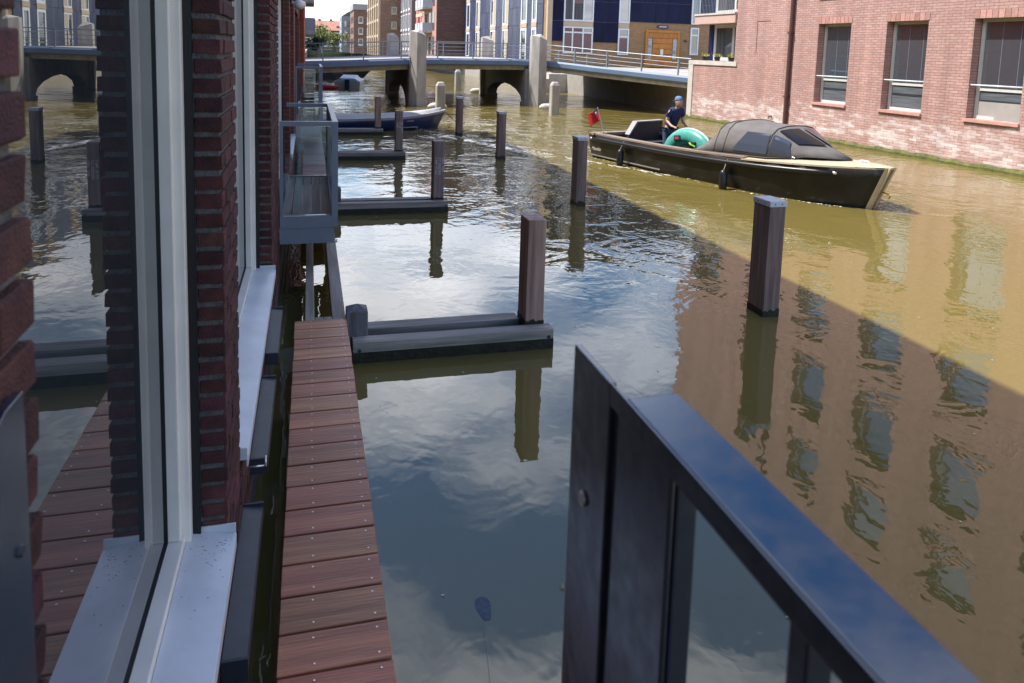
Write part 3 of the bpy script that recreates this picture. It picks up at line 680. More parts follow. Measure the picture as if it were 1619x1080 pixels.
for k in range(2):
    zz=4.36+k*2.7
    bd=MB(); bd.box(1.0,2.98,-.04,.0,4.03+k*2.7,zz); bd.build('beige_band',M_beige,SB); bd=MB(); bd.box(4.70,5.44,-.04,0,4.03+k*2.7,zz); bd.build('beige_band',M_beige,SB)
    f=fwin(1.0,2.98,zz,zz+2.33,(1.62,2.32),()); curtain(f,1.1,1.55,zz+.1,zz+2.2,M_curtain); curtain(f,1.68,2.25,zz+.1,zz+1.1,M_curtain)
    f=fwin(4.70,5.44,zz,zz+2.33,(),())
f=fwin(9.80,10.40,2.47,4.25,(),(3.75,)); f=fwin(9.80,10.40,4.45,6.8,(),())
f=fwin(9.80,10.40,7.1,9.4,(),())
# door: planked, side lights, handle plate, sign above, wall lamp
D=MB(); frame_bars(D,6.60,9.03,1.62,4.0,-.03,.16,.06); dr=D.build('door',M_door,SB)
zz=[1.62,2.10,2.46,2.80,3.14,3.48,3.83]
for k in range(6):
    x0,x1=(6.77,8.86) if k in(0,5) else (7.12,8.52)
    q=MB(); q.box(x0,x1,-.07,-.02,zz[k]+.012,zz[k+1]-.012); q.build('board',M_door,dr)
for x0,x1 in ((6.79,7.08),(8.56,8.85)):
    q=MB(); q.box(x0,x1,-.055,-.025,2.14,3.46); q.build('side_light',M_glass_far,dr)
    for k in range(4):
        c=MB(); c.box(x0+.03,x1-.04,-.062,-.0555,2.2+k*.32,2.4+k*.32); c.build('notice',mat('paper_notice',(.5,.52,.55),.7,var=.5,vscale=9,rnd=.3),dr)
q=MB(); q.box(7.68,7.88,-.09,-.071,2.42,2.78); q.build('letter_plate',mat('white_plate',(.7,.72,.72),.4),dr)
q=MB(); q.box(7.6,8.0,-.085,-.071,1.66,1.9); q.build('kick_plate',mat('blue_plate',(.12,.16,.24),.5),dr)
q=MB(); q.box(7.43,8.17,-.05,.0,4.13,4.32); sg=q.build('house_sign',M_sign,SB)
q=MB(); _x=7.53
for _w in (.05,.04,.055,.03,.05,.045,.05,.035,.05): q.box(_x,_x+_w,-.0525,-.0502,4.19+.012*(_w>.045),4.262); _x+=_w+.016
q.build('lettering',M_lett,sg)['kind']='stuff'
q=MB(); q.box(9.36,9.52,-.12,.0,3.33,3.40); q.build('wall_lamp',MB_dark,SB)
# side facade along the canal (y local = Y-45)
bays=[(1.0,2.3,3),(3.4,4.6,3),(6.1,9.6,3),(11.3,13.5,3),(15.3,19.3,3),(20.9,23.6,3),(25.1,26.4,1)]
cols_=[1,1,3,2,4,2,1]
for (a,bb,_),c in zip(bays,cols_): field(a,bb,1.65,'s',c,M_panelside)
for a,bb in ((2.3,3.4),(4.6,6.1),(9.6,11.3),(13.5,15.3),(19.3,20.9),(23.6,25.1)):
    wide=bb-a>1.55
    for k in range(3):
        z0=1.65+k*2.65
        fwin(a,bb,z0,z0+2.35,((a+bb)/2,) if wide else (),(),'s',.13 if wide else .2)
        q=MB(); q.box(-.09,-.0,a-.05,bb+.05,z0+2.36,z0+2.64); q.build('beige_band',M_beige,SB)
        if wide:
            q=MB(); q.box(-.08,-.06,a+.1,(a+bb)/2-.1,z0+.1,z0+2.2); q.build('beige_shutter',M_beige,SB)
so_=seam.build('panel_backing',M_seam,SB)

# ================================================================== FAR BUILDINGS ON THE RIGHT BANK
def bldg(name,label,x0,y0,x1,y1,z1,m,z0=1.2):
    B=empty(name,(x0,y0,0)); tag(B,label,'building'); MB().box(0,x1-x0,0,y1-y0,z0,z1).build('wall',m,B); return B
def cwin(B,face,a,z0,wd,ht,m=None,arch=False,sill=None,proud=.05):
    q=MB()
    if face=='f': prof=[(a,z0),(a+wd,z0),(a+wd,z0+ht)]+([(a+wd/2,z0+ht+wd*.35)] if arch else [])+[(a,z0+ht)]; q.prism(prof,'y',-proud,.01)
    else: prof=[(a,z0),(a+wd,z0),(a+wd,z0+ht)]+([(a+wd/2,z0+ht+wd*.35)] if arch else [])+[(a,z0+ht)]; q.prism(prof,'x',-proud,.01)
    w_=q.build('window',m or M_glass_far,B)
    if sill:
        s=MB()
        if face=='f': s.box(a-.1,a+wd+.1,-.12,.0,z0-.15,z0-.02); frame_bars(s,a-.09,a+wd+.09,z0-.01,z0+ht+.09,-.02,.09,.07)
        else:
            tmp=MB(); tmp.box(a-.1,a+wd+.1,-.12,.0,z0-.15,z0-.02); frame_bars(tmp,a-.12,a+wd+.12,z0-.01,z0+ht+.12,-.02,.12,.07); s.v=[(y,x,z) for x,y,z in tmp.v]; s.f=tmp.f; s.mi=tmp.mi
        s.build('frame',sill,w_)
    return w_
M_dkbrick=mat_brick('dark_purple_brick',(0.17,0.085,0.075),(0.105,0.05,0.048),(0.13,0.09,0.08),.5,.16,.03,axes='xyz')
M_whbrick=mat_brick('warehouse_brick',(0.27,0.16,0.115),(0.18,0.10,0.075),(0.15,0.11,0.09),.5,.17,.03,axes='xyz')
M_purple=mat_brick('purple_grey_brick',(0.22,0.17,0.185),(0.18,0.14,0.155),(0.16,0.13,0.13),.4,.13,.02,axes='xyz')
M_pinkpaint=mat('coral_cladding',(0.55,0.13,0.12),.6,var=.1)
M_pinkbrick=mat('rosy_brickwork',(0.42,0.24,0.20),.8,var=.2,vscale=3)
B=bldg('balcony_apartments','dark purple brick apartment house with pale balconies beside the solar building',11.72,71.8,24,86,14,M_dkbrick)
# canal face pieces (local x=0 face looks to -x): rosy frame, coral panels, balconies
q=MB(); q.box(-.06,-.0,.0,14.2,1.2,14); q.build('canal_front',M_pinkbrick,B)
for k in range(5):
    z0=1.8+k*2.35
    for a,wd in ((1.0,1.2),(3.2,1.5),(5.6,1.6),(11,1.0)):
        cwin(B,'s',a,z0,wd,1.75,proud=.09)
    if k>0:
        bl=MB(); bl.box(-1.0,-.07,2.6,8.0,z0-.28,z0-.12); bo=bl.build('balcony_slab',M_conc,B)
        for a in (2.6,4.5,6.4):
            pn=MB(); pn.box(-1.0,-.96,a,a+1.5,z0-.1,z0+.75); pn.build('balcony_panel',mat('pale_blue_panel',(0.42,0.48,0.55),.4),bo)
        pn=MB(); pn.box(-.95,-.08,2.6,2.64,z0-.1,z0+.75); pn.build('side_panel',mat('pale_blue_panel2',(0.42,0.48,0.55),.4),bo)
    q=MB(); q.box(-.10,-.061,9.8,10.9,z0-.3,z0+1.6); q.build('coral_panel',M_pinkpaint,B)
    q=MB(); q.box(-.10,-.061,12.2,13.6,z0-.3,z0+1.6); q.build('coral_panel',M_pinkpaint,B)
    q=MB(); q.box(-.12,-.061,8.9,14.0,z0+1.62,z0+2.0); q.build('pale_band',M_beige,B)
B=bldg('grey_brick_house','purple grey brick house with tall white framed windows',11.2,86.5,24,100,12.5,M_purple)
q=MB(); q.box(-.3,12,-.1,13.4,8.6,12.8); q.build('white_upper_floor',mat('white_panels',(0.62,0.64,0.66),.5,var=.1),B)
for k in range(3):
    for j in range(5):
        cwin(B,'s',1.0+j*2.5,2.2+k*2.3,.9,1.7,sill=M_wframe)
for j in range(9):
    q=MB(); q.box(-.34,-.301,.3+j*1.45,.38+j*1.45,8.65,12.7); q.build('mullion',M_seam,B)
B=bldg('warehouse','tall brown brick warehouse with arched windows beyond the bridge',8.65,97,12.2,118,15,M_whbrick)
for k in range(5): cwin(B,'f',1.45,2.9+k*1.85,.55,.75,arch=True,sill=M_beige)
for j in range(6):
    q=MB(); q.box(-.25,.0,.2+j*3.5,.9+j*3.5,1.2,15); q.build('pilaster',M_beige,B)
    for k in range(6): cwin(B,'s',1.3+j*3.5,2.2+k*2.0,1.7,1.35,proud=.04)
    for k in range(6):
        q=MB(); q.box(-.16,-.0,1.0+j*3.5,3.5+j*3.5,3.62+k*2.0,3.95+k*2.0); q.build('spandrel',M_beige,B)
B=bldg('grey_topped_house','brown brick house with grey attic next to the warehouse',6.7,121,10.5,132,8.6,M_whbrick)
q=MB(); q.box(-.15,4,-.15,11,8.0,8.9); q.build('attic',mat('grey_render',(0.30,0.31,0.33),.7),B)
for k in range(3):
    for j in range(2): cwin(B,'f',.8+j*1.3,2.6+k*1.7,.55,.85,sill=M_wframe)
    for j in range(3): cwin(B,'s',1.0+j*3,2.6+k*1.7,1.2,1.0,proud=.05)
B=bldg('grey_blue_house','narrow grey blue house front beside the red roofed row',5.35,133.5,9,142,7.4,mat('grey_blue_render',(0.24,0.27,0.31),.7,var=.2))
q=MB(); q.prism([(0,7.4),(3.6,7.4),(1.8,8.6)],'y',0,8); q.build('roof',mat('slate',(0.10,0.11,0.13),.7),B)
for k in range(3):
    for j in range(3): cwin(B,'s',.7+j*2.6,2.4+k*1.6,1.1,1.0,m=M_wframe)
    cwin(B,'f',.5,2.4+k*1.6,.8,1.0)
# red roofed row across the end
for j in range(5):
    x0=-4.2+j*2.2
    H=empty('row_house',(x0,150,0)); tag(H,['leftmost red roofed row house at the canal end','second red roofed row house from the left at the canal end','middle red roofed row house at the canal end','fourth red roofed row house from the left at the canal end','rightmost red roofed row house at the canal end'][j],'house','red roofed row at the canal end')
    MB().box(0,2.17,0,8,1.2,5.3).build('wall',M_whbrick,H)
    q=MB(); q.prism([(-.3,5.2),(4.2,7.2),(8.3,5.2)],'x',0,2.19); rf=q.build('roof',mat('orange_roof_tiles',(0.36,0.165,0.115),.8,var=.35,vscale=3,bump=.5,bscale=12),H)
    MB().box(1.5,2.0,3.9,4.5,6.7,7.5).build('chimney',M_whbrick,rf)
    MB().box(.5,1.1,.9,1.1,5.72,6.1).build('roof_window',M_glass_far,rf)
    for k in range(2): cwin(H,'f',.35,2.2+k*1.6,.6,.95,sill=M_wframe); cwin(H,'f',1.25,2.2+k*1.6,.6,.95,sill=M_wframe)
# a young tree and shrubs on the far quay
def tree(x,y,z,h,r,label,seed,col,nl=1400):
    T=empty('tree',(x,y,z)); tag(T,label,'tree')
    tr=MB(); tr.tube([(0,0,-.2),(.05,0,h*.35),(0,.05,h*.6),(.05,.1,h*.85)],[.09,.07,.05,.015],7)
    rr=random.Random(seed)
    for k in range(6):
        a=rr.uniform(0,6.28); b0=Vector((0,0,h*rr.uniform(.3,.6))); tr.tube([b0,b0+Vector((math.cos(a)*r*.45,math.sin(a)*r*.45,h*.14)),b0+Vector((math.cos(a)*r*.8,math.sin(a)*r*.8,h*.28))],[.04,.025,.008],5)
    tr.build('trunk',M_post,T)
    cl=[Vector((rr.gauss(0,r*.45),rr.gauss(0,r*.45),h*.65+rr.gauss(0,h*.15))) for _ in range(13)]
    lf=MB()
    for k in range(nl):
        c=rr.choice(cl)+Vector((rr.gauss(0,r*.22),rr.gauss(0,r*.22),rr.gauss(0,h*.07)))
        a1=Vector((rr.uniform(-1,1),rr.uniform(-1,1),rr.uniform(-1,1))).normalized()*.13; b1=a1.orthogonal().normalized()*.07
        lf.face([c-a1,c+b1,c+a1,c-b1])
    lf.build('crown',mat('foliage',col,.6,var=.5,vscale=1.2),T,fix=False)
tree(1.6,100,1.6,3.4,1.5,'bright green young tree beyond the bridge rail','1',(0.16,0.20,0.03))
tree(3.6,104,1.6,3.0,1.6,'larger light green tree beside the red roofed row',2,(0.17,0.19,0.04))
tree(0.6,62,1.55,1.6,.7,'dark green shrub at the left bridge end',3,(0.05,0.09,0.03),700)
tree(12.6,90,1.5,2.4,1.0,'yellow green shrub behind the bridge pylons',4,(0.25,0.23,0.03),900)

# ================================================================== BALCONIES OVER THE WATER
def balcony(y0,y1,hgt,label,second=False):
    B=empty('balcony',(FX,y0,0.76)); tag(B,label,'balcony','steel framed balconies on the left facade'); ln=y1-y0; X1=.53
    n=5; wd=(X1-.06)/n
    for k in range(n):
        p=MB(); x0=.012+k*wd; g=wd-.008
        # grooved deck board
        prof=[]; ng=9
        for q in range(ng):
            a=x0+g*q/ng; bb=x0+g*(q+1)/ng
            prof+=[(a+.001,0.0),(bb-.004,0.0),(bb-.0035,-.004),(bb+.0005,-.004)]
        prof=[(x0,-.025)]+prof[:-2]+[(x0+g,0.0),(x0+g,-.025)]
        p.prism(prof[::-1],'y',.075,ln-.03); p.build('deck_board',M_balcwood,B)
    p=MB(); p.box(.0,X1-.002,-.0,.07,-.10,.012); p.box(X1-.05,X1,.0701,ln,-.10,.012); p.box(0,X1-.051,ln-.03,ln,-.10,.012); p.build('rim',M_steelblue,B)
    p=MB(); p.box(-.02,X1-.03,.012,.06,-.245,-.1005); p.box(X1-.08,X1-.03,.0601,ln-.02,-.245,-.1005); p.box(-.02,X1,.004,.068,-.255,-.2455); p.build('beam',M_steelblue,B)
    p=MB(); p.box(X1-.055,X1+.004,-.002,.058,-.095,hgt); p.build('post',M_steelblue,B)
    p=MB(); p.box(X1-.055,X1+.004,ln-.06,ln+.001,-.095,hgt); p.build('post',M_steelblue,B)
    p=MB(); p.box(.0,.03,.0,.05,.013,hgt); p.build('post',M_steelblue,B)
    p=MB(); p.box(.0301,X1-.056,.0,.055,hgt-.045,hgt); p.build('top_rail',M_steelblue,B)
    p=MB(); p.box(X1-.05,X1+.002,.0585,ln-.061,hgt-.04,hgt-.001); p.build('top_rail',M_steelblue,B)
    p=MB(); p.box(0.0,X1-.056,ln-.055,ln,hgt-.045,hgt); p.build('top_rail',M_steelblue,B)
    gl=MB(); gl.box(.032,X1-.058,.022,.030,.02,hgt-.05); g1=gl.build('glass_panel',M_clear,B)
    gl=MB(); gl.box(X1-.03,X1-.022,.06,ln-.062,.02,hgt-.05); gl.build('glass_panel',M_clear,B)
    gl=MB(); gl.box(.032,X1-.058,ln-.030,ln-.022,.02,hgt-.05); gl.build('glass_panel',M_clear,B)
    return B
M_balcwood=mat_wood('silvered_deck_board',(0.62,0.57,0.47),(0.34,0.30,0.245),1,6,0.75,0.3,0.15)
M_clear=bpy.data.materials.new('clear_balcony_glass'); M_clear.use_nodes=True
t=M_clear.node_tree; nn=t.nodes; ll=t.links
for n in list(nn): nn.remove(n)
oo=nn.new('ShaderNodeOutputMaterial'); tr_=nn.new('ShaderNodeBsdfTransparent'); tr_.inputs[0].default_value=(.93,.955,.965,1); gs=nn.new('ShaderNodeBsdfGlossy'); gs.inputs['Roughness'].default_value=.0
fr_=nn.new('ShaderNodeFresnel'); fr_.inputs[0].default_value=1.5; ms=nn.new('ShaderNodeMixShader'); ll.new(fr_.outputs[0],ms.inputs[0]); ll.new(tr_.outputs[0],ms.inputs[1]); ll.new(gs.outputs[0],ms.inputs[2]); ll.new(ms.outputs[0],oo.inputs[0])
balcony(7.3,9.64,.92,'nearest blue grey steel balcony with glass panels and grooved deck boards')
balcony(15.9,18.2,1.20,'second balcony farther along the facade with wooden chairs behind its glass')
# folded slatted chairs on the second balcony
CH=empty('slatted_chair',(FX+.22,16.25,.76)); tag(CH,'brown slatted wooden chair standing behind the second balcony glass','chair')
for k in range(7): MB().box(-.13,.15,.24+k*.012,.26+k*.012,.32+k*.075,.372+k*.075).build('back_slat',M_postdark,CH)
for k in range(5): MB().box(-.13,.15,-.12+k*.07,-.06+k*.07,.27,.29).build('seat_slat',M_postdark,CH)
for x in (-.14,.15):
    for y in (-.12,.24):
        q=MB(); q.box(x-.012,x+.012,y,y+.03,.002,.27 if y<0 else .30); q.build('leg',M_postdark,CH)
# ================================================================== BOARDWALKS
def boardwalk(y0,y1,label,mat_,zt=.31,screws=True):
    W_=empty('boardwalk',(0,y0,zt)); tag(W_,label,'boardwalk','plank walks along the facade')
    pitch=.187; n=int((y1-y0)/pitch); me=None
    bm=bmesh.new(); bmesh.ops.create_cube(bm,size=1)
    for v in bm.verts: v.co=Vector((v.co.x*.383,v.co.y*.176,v.co.z*.035))
    bmesh.ops.bevel(bm,geom=bm.edges[:],offset=.003,segments=1,affect='EDGES'); me=bpy.data.meshes.new('plank'); bm.to_mesh(me); bm.free(); me.materials.append(mat_)
    sc=MB()
    for k in range(n):
        yc=y1-y0-pitch*(k+.5)
        o=linked('plank',me,W_,(.0825+random.uniform(-.002,.002),yc,-.0175+random.uniform(-.001,.001))); o.rotation_euler=(random.uniform(-.004,.004),random.uniform(-.003,.003),random.uniform(-.004,.004))
        for sx in (.012,.235):
            for sy in (-.058,.058):
                cx,cy=sx+random.uniform(-.003,.003),yc+sy+random.uniform(-.004,.004)
                sc.loft([[(cx+r*math.cos(a),cy+r*math.sin(a),z) for a in [2*math.pi*j/8 for j in range(8)]] for r,z in ((.0043,0.0),(.0040,.0020),(.0015,.0013))])
    if screws: s=sc.build('screws',M_screw,W_); s['kind']='stuff'
    for x0,x1 in ((-.035,.035),(.165,.262)):
        MB().box(x0,x1,.0,y1-y0-.02,-.19,-.037).build('joist',M_greybeam,W_)
    return W_
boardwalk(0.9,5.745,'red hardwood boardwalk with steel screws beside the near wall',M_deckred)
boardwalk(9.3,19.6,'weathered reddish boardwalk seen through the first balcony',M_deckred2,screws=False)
W_=empty('bare_joists',(0,5.76,.26)); tag(W_,'two bare grey timber joists bridging the gap before the balcony','timber frame')
for x0,x1 in ((-.035,.037),(.172,.275)):
    q=MB(); q.box(x0,x1,0.0,3.6,-.13,0); o=q.build('joist',M_greywood,W_); bevel(o,.004)
for x0,x1 in ((.040,.103),(.107,.169)):
    q=MB(); q.box(x0,x1,.005,.18,-.10,-.002); o=q.build('spacer',M_greywood,W_); bevel(o,.003)
q=MB(); q.box(-.035,.037,-.012,-.001,-.13,-.004); q.build('end_plate',M_greywood,W_)
# ================================================================== JETTIES AND MOORING POSTS
PW,PD,PT=.155,.24,1.04
def post_mesh(pw,pd,top,bott=-.6,cap_pyr=0):
    q=MB(); a,bb=pw/2,pd/2
    rings=[[(-a,-bb,bott),(a,-bb,bott),(a,bb,bott),(-a,bb,bott)],[(-a,-bb,top),(a,-bb,top),(a,bb,top),(-a,bb,top)]]
    if cap_pyr: rings.append([(-a*.06,-bb*.06,top+cap_pyr),(a*.06,-bb*.06,top+cap_pyr),(a*.06,bb*.06,top+cap_pyr),(-a*.06,bb*.06,top+cap_pyr)])
    return q.loft(rings)
def growth(w2,d2,z0,z1,parent,seed):
    rr=random.Random(seed); pts=[]
    n=7
    for k in range(n): pts.append((-w2+2*w2*k/n,-d2))
    for k in range(n): pts.append((w2,-d2+2*d2*k/n))
    for k in range(n): pts.append((w2-2*w2*k/n,d2))
    for k in range(n): pts.append((-w2,d2-2*d2*k/n))
    q=MB(); q.loft([[(x*1.0,y*1.0,-.1) for x,y in pts],[(x,y,z0) for x,y in pts],[(x*.992,y*.995,rr.uniform(z0+.004,z1)) for x,y in pts]]); return q.build('algae',M_algae,parent)
def jetty(px,py,label,pm,bmat,letter=None,x0=.315):
    J=empty('finger_jetty',(px,py,0)); tag(J,label,'jetty','timber jetties along the facade')
    p=post_mesh(PW,PD,PT).build('post',pm,J); bevel(p,.007)
    xl=x0-px
    q=MB(); q.box(xl,.125,-.255,-PD/2-.001,-.1,.165); o=q.build('beam',bmat,J); bevel(o,.006)
    q=MB(); q.box(xl,.125,-.2565,-.2552,-.1,.085); q.build('algae',M_algae,J)
    q=MB(); q.box(xl+.05,-PW/2-.002,PD/2+.001-.06,PD/2+.10,-.1,.15); o=q.build('beam',bmat,J); bevel(o,.006)
    q=MB(); q.box(xl+.05,-PW/2-.003,PD/2-.061,PD/2-.059,-.1,.07); q.build('algae',M_algae,J)
    s=post_mesh(.165,.16,.355,cap_pyr=.04).build('stub_post',M_stub,J); s.location=(.355-px,-.035,0); bevel(s,.006)
    for bx,bz in ((.085,.10),(.055,.06),(xl+.05,.10)):
        q=MB(); q.loft([[(bx+r*math.cos(a),-.2553-d,bz+r*math.sin(a)) for a in [2*math.pi*j/8 for j in range(8)]] for r,d in ((.014,0),(.013,.008))]); q.build('bolt',M_zinc,J)
    growth(PW/2+.003,PD/2+.003,.18,.21,J,int(py*10))
    if letter:
        Rm=Matrix.Rotation(math.pi/2,4,'X')@Matrix.Rotation(-math.pi/2,4,'Z')
        for txt,xx,zz,sz in letter:
            text_part('lettering',txt,sz,M_lett,p,Matrix.Translation((xx,-PD/2-.001,zz))@Rm)
    return J
jetty(1.79,5.84,'nearest timber jetty with plain brown mooring post',M_post,M_greybeam)
jetty(1.85,11.02,'second timber jetty whose dark post carries white lettering',M_postdark,M_brownbeam,[('L 996   P1 0.5',-.058,.80,.044),('CT 2502/001',-.008,.80,.050),('LNN   1000',.046,.80,.044)])
jetty(1.87,16.3,'third timber jetty with small white marks on its post',M_postdark,M_brownbeam,[('L 906',-.06,.80,.05),('CT 25',-.01,.80,.05),('003   25061',.046,.80,.045)])
jetty(1.82,20.9,'farthest timber jetty behind the blue rowing boat post',M_post,M_brownbeam)
def mooring_post(x,y,top,label,wide=1.0):
    p=post_mesh(PW*wide,PD*wide,top-.03).build('mooring_post',M_postdark); p.location=(x,y,0); bevel(p,.006); tag(p,label,'post','capped posts in midstream')
    q=MB(); a,bb=PW*wide/2+.008,PD*wide/2+.008; q.box(-a,a,-bb,bb,top-.055,top); c=q.build('cap',M_capmetal,p); bevel(c,.005)
    q=MB(); 
    for yy in (-bb*.4,bb*.4): q.box(-a-.002,-a-.0002,yy-.005,yy+.005,top-.035,top-.025)
    for xx in (-a*.4,a*.4): q.box(xx-.005,xx+.005,-bb-.002,-bb-.0002,top-.035,top-.025)
    q.build('nails',MB_dark,c)['kind']='stuff'
    growth(PW*wide/2+.003,PD*wide/2+.003,.03,.085,p,int(y*10))
mooring_post(4.16,6.04,1.10,'nearest midstream mooring post with pale metal cap',1.08)
mooring_post(4.13,11.1,1.09,'second midstream mooring post with pale cap near the boat stern',1.05)
mooring_post(4.11,16.1,1.06,'third midstream mooring post with pale cap left of the boat',1.05)
mooring_post(4.08,20.8,1.07,'farthest midstream mooring post that the rowing boat is tied to',1.05)

# ================================================================== BOATS
M_hull=mat('black_hull_paint',(0.013,0.012,0.011),0.28,var=.6,vscale=2.5,col2=(0.030,0.027,0.025),ior=1.35)
M_cream=mat('cream_gelcoat',(0.52,0.43,0.30),0.35,var=.08)
M_rub=mat('black_rub_rail',(0.012,0.012,0.014),.35)
M_fabric=mat('grey_canvas',(0.135,0.125,0.122),.85,var=.25,vscale=6,bump=.3,bscale=60)
M_vinyl=mat('vinyl_window',(0.05,0.06,0.085),.12,ior=1.7)
M_cockpit=mat('charcoal_upholstery',(0.035,0.035,0.042),.6,var=.2)
M_coam=mat('grey_coaming',(0.30,0.29,0.28),.45)
TB=empty('motor_boat',BO); TB.rotation_euler=(0,0,math.atan2(BU.y,BU.x))   # local +x = forward, +y = port? (left of heading)
tag(TB,'black open motor boat with cream foredeck and grey spray tent','boat')
# local: x forward, y left; near side (towards -X world) is local -y? heading points to camera, left of heading is +X world => near side = right = -y
LB_=6.75
def hb(s):
    u=s/LB_
    return .95*(1-max(0,(u-.45)/.57)**2.9)**.82*(1-.06*max(0,(.25-u)/.25)) if u<1.02 else 0.0
def gz(s): return .55+.16*max(0,(s/LB_-.35)/.65)**1.6
secs=[]; ss=[0,.5,1.2,2,3,4,4.6,5.2,5.7,6.1,6.45,6.7,6.86]
hull=MB(); 
for s in ss:
    h_=max(hb(min(s,6.84)),.012); g=gz(s); rake=.32*max(0,(s/LB_-.6)/.4)
    prof=[]
    for f,z in ((1.0,g),(.985,g*.72),(.95,g*.4),(.90,.08),(.84,-.05),(.3,-.28)):
        xx=s-rake*(1-z/g)*(.9 if s>4 else 0)
        prof.append((xx,-h_*f,z))
    ring=prof+[(p[0],-p[1],p[2]) for p in reversed(prof)]
    secs.append(ring)
hull.loft(secs,close=False,cap=False)
hull.f.append(tuple(range(12))); hull.mi.append(0)
ho=hull.build('hull',M_hull,TB,smooth=True); mo=ho.modifiers.new('s','SOLIDIFY'); mo.thickness=.02; mo.offset=-1 if False else 0
# waterline stripe, cream stem band
def side_strip(z0f,z1f,s0,s1,mat_,name,n=24,out=.006,both=True):
    for sg in ((-1,1) if both else (-1,)):
        q=MB(); rings=[]
        for k in range(n+1):
            s=s0+(s1-s0)*k/n; h_=max(hb(min(s,6.84)),.012); g=gz(s); rake=.32*max(0,(s/LB_-.6)/.4)
            r=[]
            for zf in (z0f,z1f):
                z=zf*g; f=1.0-(1-zf)*.11; xx=s-rake*(1-z/g)*(.9 if s>4 else 0)
                r.append((xx,sg*(h_*f+out),z))
            rings.append([r[0],r[1],(r[1][0],r[1][1]-sg*(.02+out),r[1][2]),(r[0][0],r[0][1]-sg*(.02+out),r[0][2])])
        q.loft(rings); q.build(name,mat_,TB)
side_strip(.10,.14,0,2.4,M_coam,'chine_strip',out=.018)
side_strip(0.0,1.0,6.805,6.875,M_cream,'stem_band',8,.03)
for sg in (-1,1):
    q=MB(); q.tube([(s,sg*(hb(s)+.015),gz(s)*.83) for s in [.15+.25*k for k in range(25)]],[.035]+[.045]*23+[.03],8); ro=q.build('rub_rail',M_rub,TB,smooth=True)
    for s in (.12,6.17):
        q=MB(); q.tube([(s-.05,sg*(hb(s)+.016),gz(s)*.83),(s+.04,sg*(hb(s)+.013),gz(s)*.83)],[.03,.022],8); q.build('chrome_tip',M_screw,ro,smooth=True)
# gunwale capping and foredeck
q=MB()
for sg in (-1,1):
    q.loft([[(s,sg*(hb(s)+.012),gz(s)),(s,sg*(hb(s)+.012),gz(s)+.035),(s,sg*(hb(s)-.13),gz(s)+.04),(s,sg*(hb(s)-.13),gz(s)-.02)] for s in [.0+.2*k for k in range(24)]])
q.loft([[(0,-.94*hb(0)/.95,.53),(0,.94*hb(0)/.95,.53),(0,.94*hb(0)/.95,.59),(0,-.94*hb(0)/.95,.59)],[(.22,-.94,.54),(.22,.94,.54),(.22,.94,.59),(.22,-.94,.59)]])
q.build('gunwale',M_cream if False else mat('taupe_teak',(0.26,0.20,0.155),.5,var=.2),TB)
q=MB(); rings=[]
for s in [4.55,4.9,5.2,5.5,5.8,6.1,6.4,6.62,6.78,6.87]:
    h_=max(hb(min(s,6.84)),.02)+.012; g=gz(s)+.004; cr_=.05*min(1,h_/.5)
    rings.append([(s,-h_,g),(s,-h_*.6,g+cr_*.7),(s,0,g+cr_),(s,h_*.6,g+cr_*.7),(s,h_,g),(s,h_,g-.03),(s,-h_,g-.03)])
q.loft(rings); q.build('foredeck',M_cream,TB,smooth=False)
# cockpit sole and seats
q=MB(); q.box(.1,4.6,-.80,.80,.05,.09); q.build('cockpit_floor',M_cockpit,TB)
q=MB(); q.box(.25,.95,-.78,.78,.09,.42); q.build('seat',M_cockpit,TB); q=MB(); q.prism([(-.12,.421),(-.02,.60),(.10,.84),(.86,.86),(.86,.421)],'x',.40,.52); q.build('backrest',M_cockpit,TB); q=MB(); q.prism([(-.16,.56),(.06,.862),(.88,.885),(.88,.861),(.095,.841),(-.12,.56)],'x',.38,.54); q.build('backrest_cap',M_coam,TB); q=MB(); q.box(3.0,3.3,-.1,.78,.09,.62); q.build('helm_seat',M_cockpit,TB)
q=MB(); q.box(2.35,2.55,.25,.75,.09,.68); q.build('console',M_cockpit,TB)
# spray tent: canvas stretched between bows; windows lie on the same ruled panels
TS=[(3.28,.03,.98),(3.80,.57,.93),(4.02,.60,.92),(4.95,.54,.88),(5.85,.05,.80)]
PROF=[(1.0,0.0),(.965,.38),(.88,.74),(.70,.93),(.38,1.0),(0,1.02),(-.38,1.0),(-.70,.93),(-.88,.74),(-.965,.38),(-1.0,0.0)]
def tring(i):
    s,zt,wf=TS[i]; h_=(hb(s)-.10); g=gz(s)+.035
    if i==4: return [Vector((s-.45*abs(py)**2.2+.28*(1-abs(py)),-py*h_*.92,g+pz*zt)) for py,pz in PROF]
    return [Vector((s,-py*h_*(1-.10*pz),g+pz*zt)) for py,pz in PROF]
TR=[tring(i) for i in range(5)]
q=MB()
for i in range(4):
    n=4
    for k in range(n):
        a=[p.lerp(p2,k/n) for p,p2 in zip(TR[i],TR[i+1])]; b2=[p.lerp(p2,(k+1)/n) for p,p2 in zip(TR[i],TR[i+1])]
        for j in range(10):
            m1=math.sin(math.pi*k/n)*.018; m2=math.sin(math.pi*(k+1)/n)*.018
            q.face([a[j]-Vector((0,0,m1 if 1<j<9 else 0)),b2[j]-Vector((0,0,m2 if 1<j<9 else 0)),b2[j+1]-Vector((0,0,m2 if 1<=j<8 else 0)),a[j+1]-Vector((0,0,m1 if 1<=j<8 else 0))])
to=q.build('spray_tent',M_fabric,TB,fix=False)
bm=bmesh.new(); bm.from_mesh(to.data); bmesh.ops.remove_doubles(bm,verts=bm.verts,dist=.0005); bmesh.ops.recalc_face_normals(bm,faces=bm.faces); bm.to_mesh(to.data); bm.free()
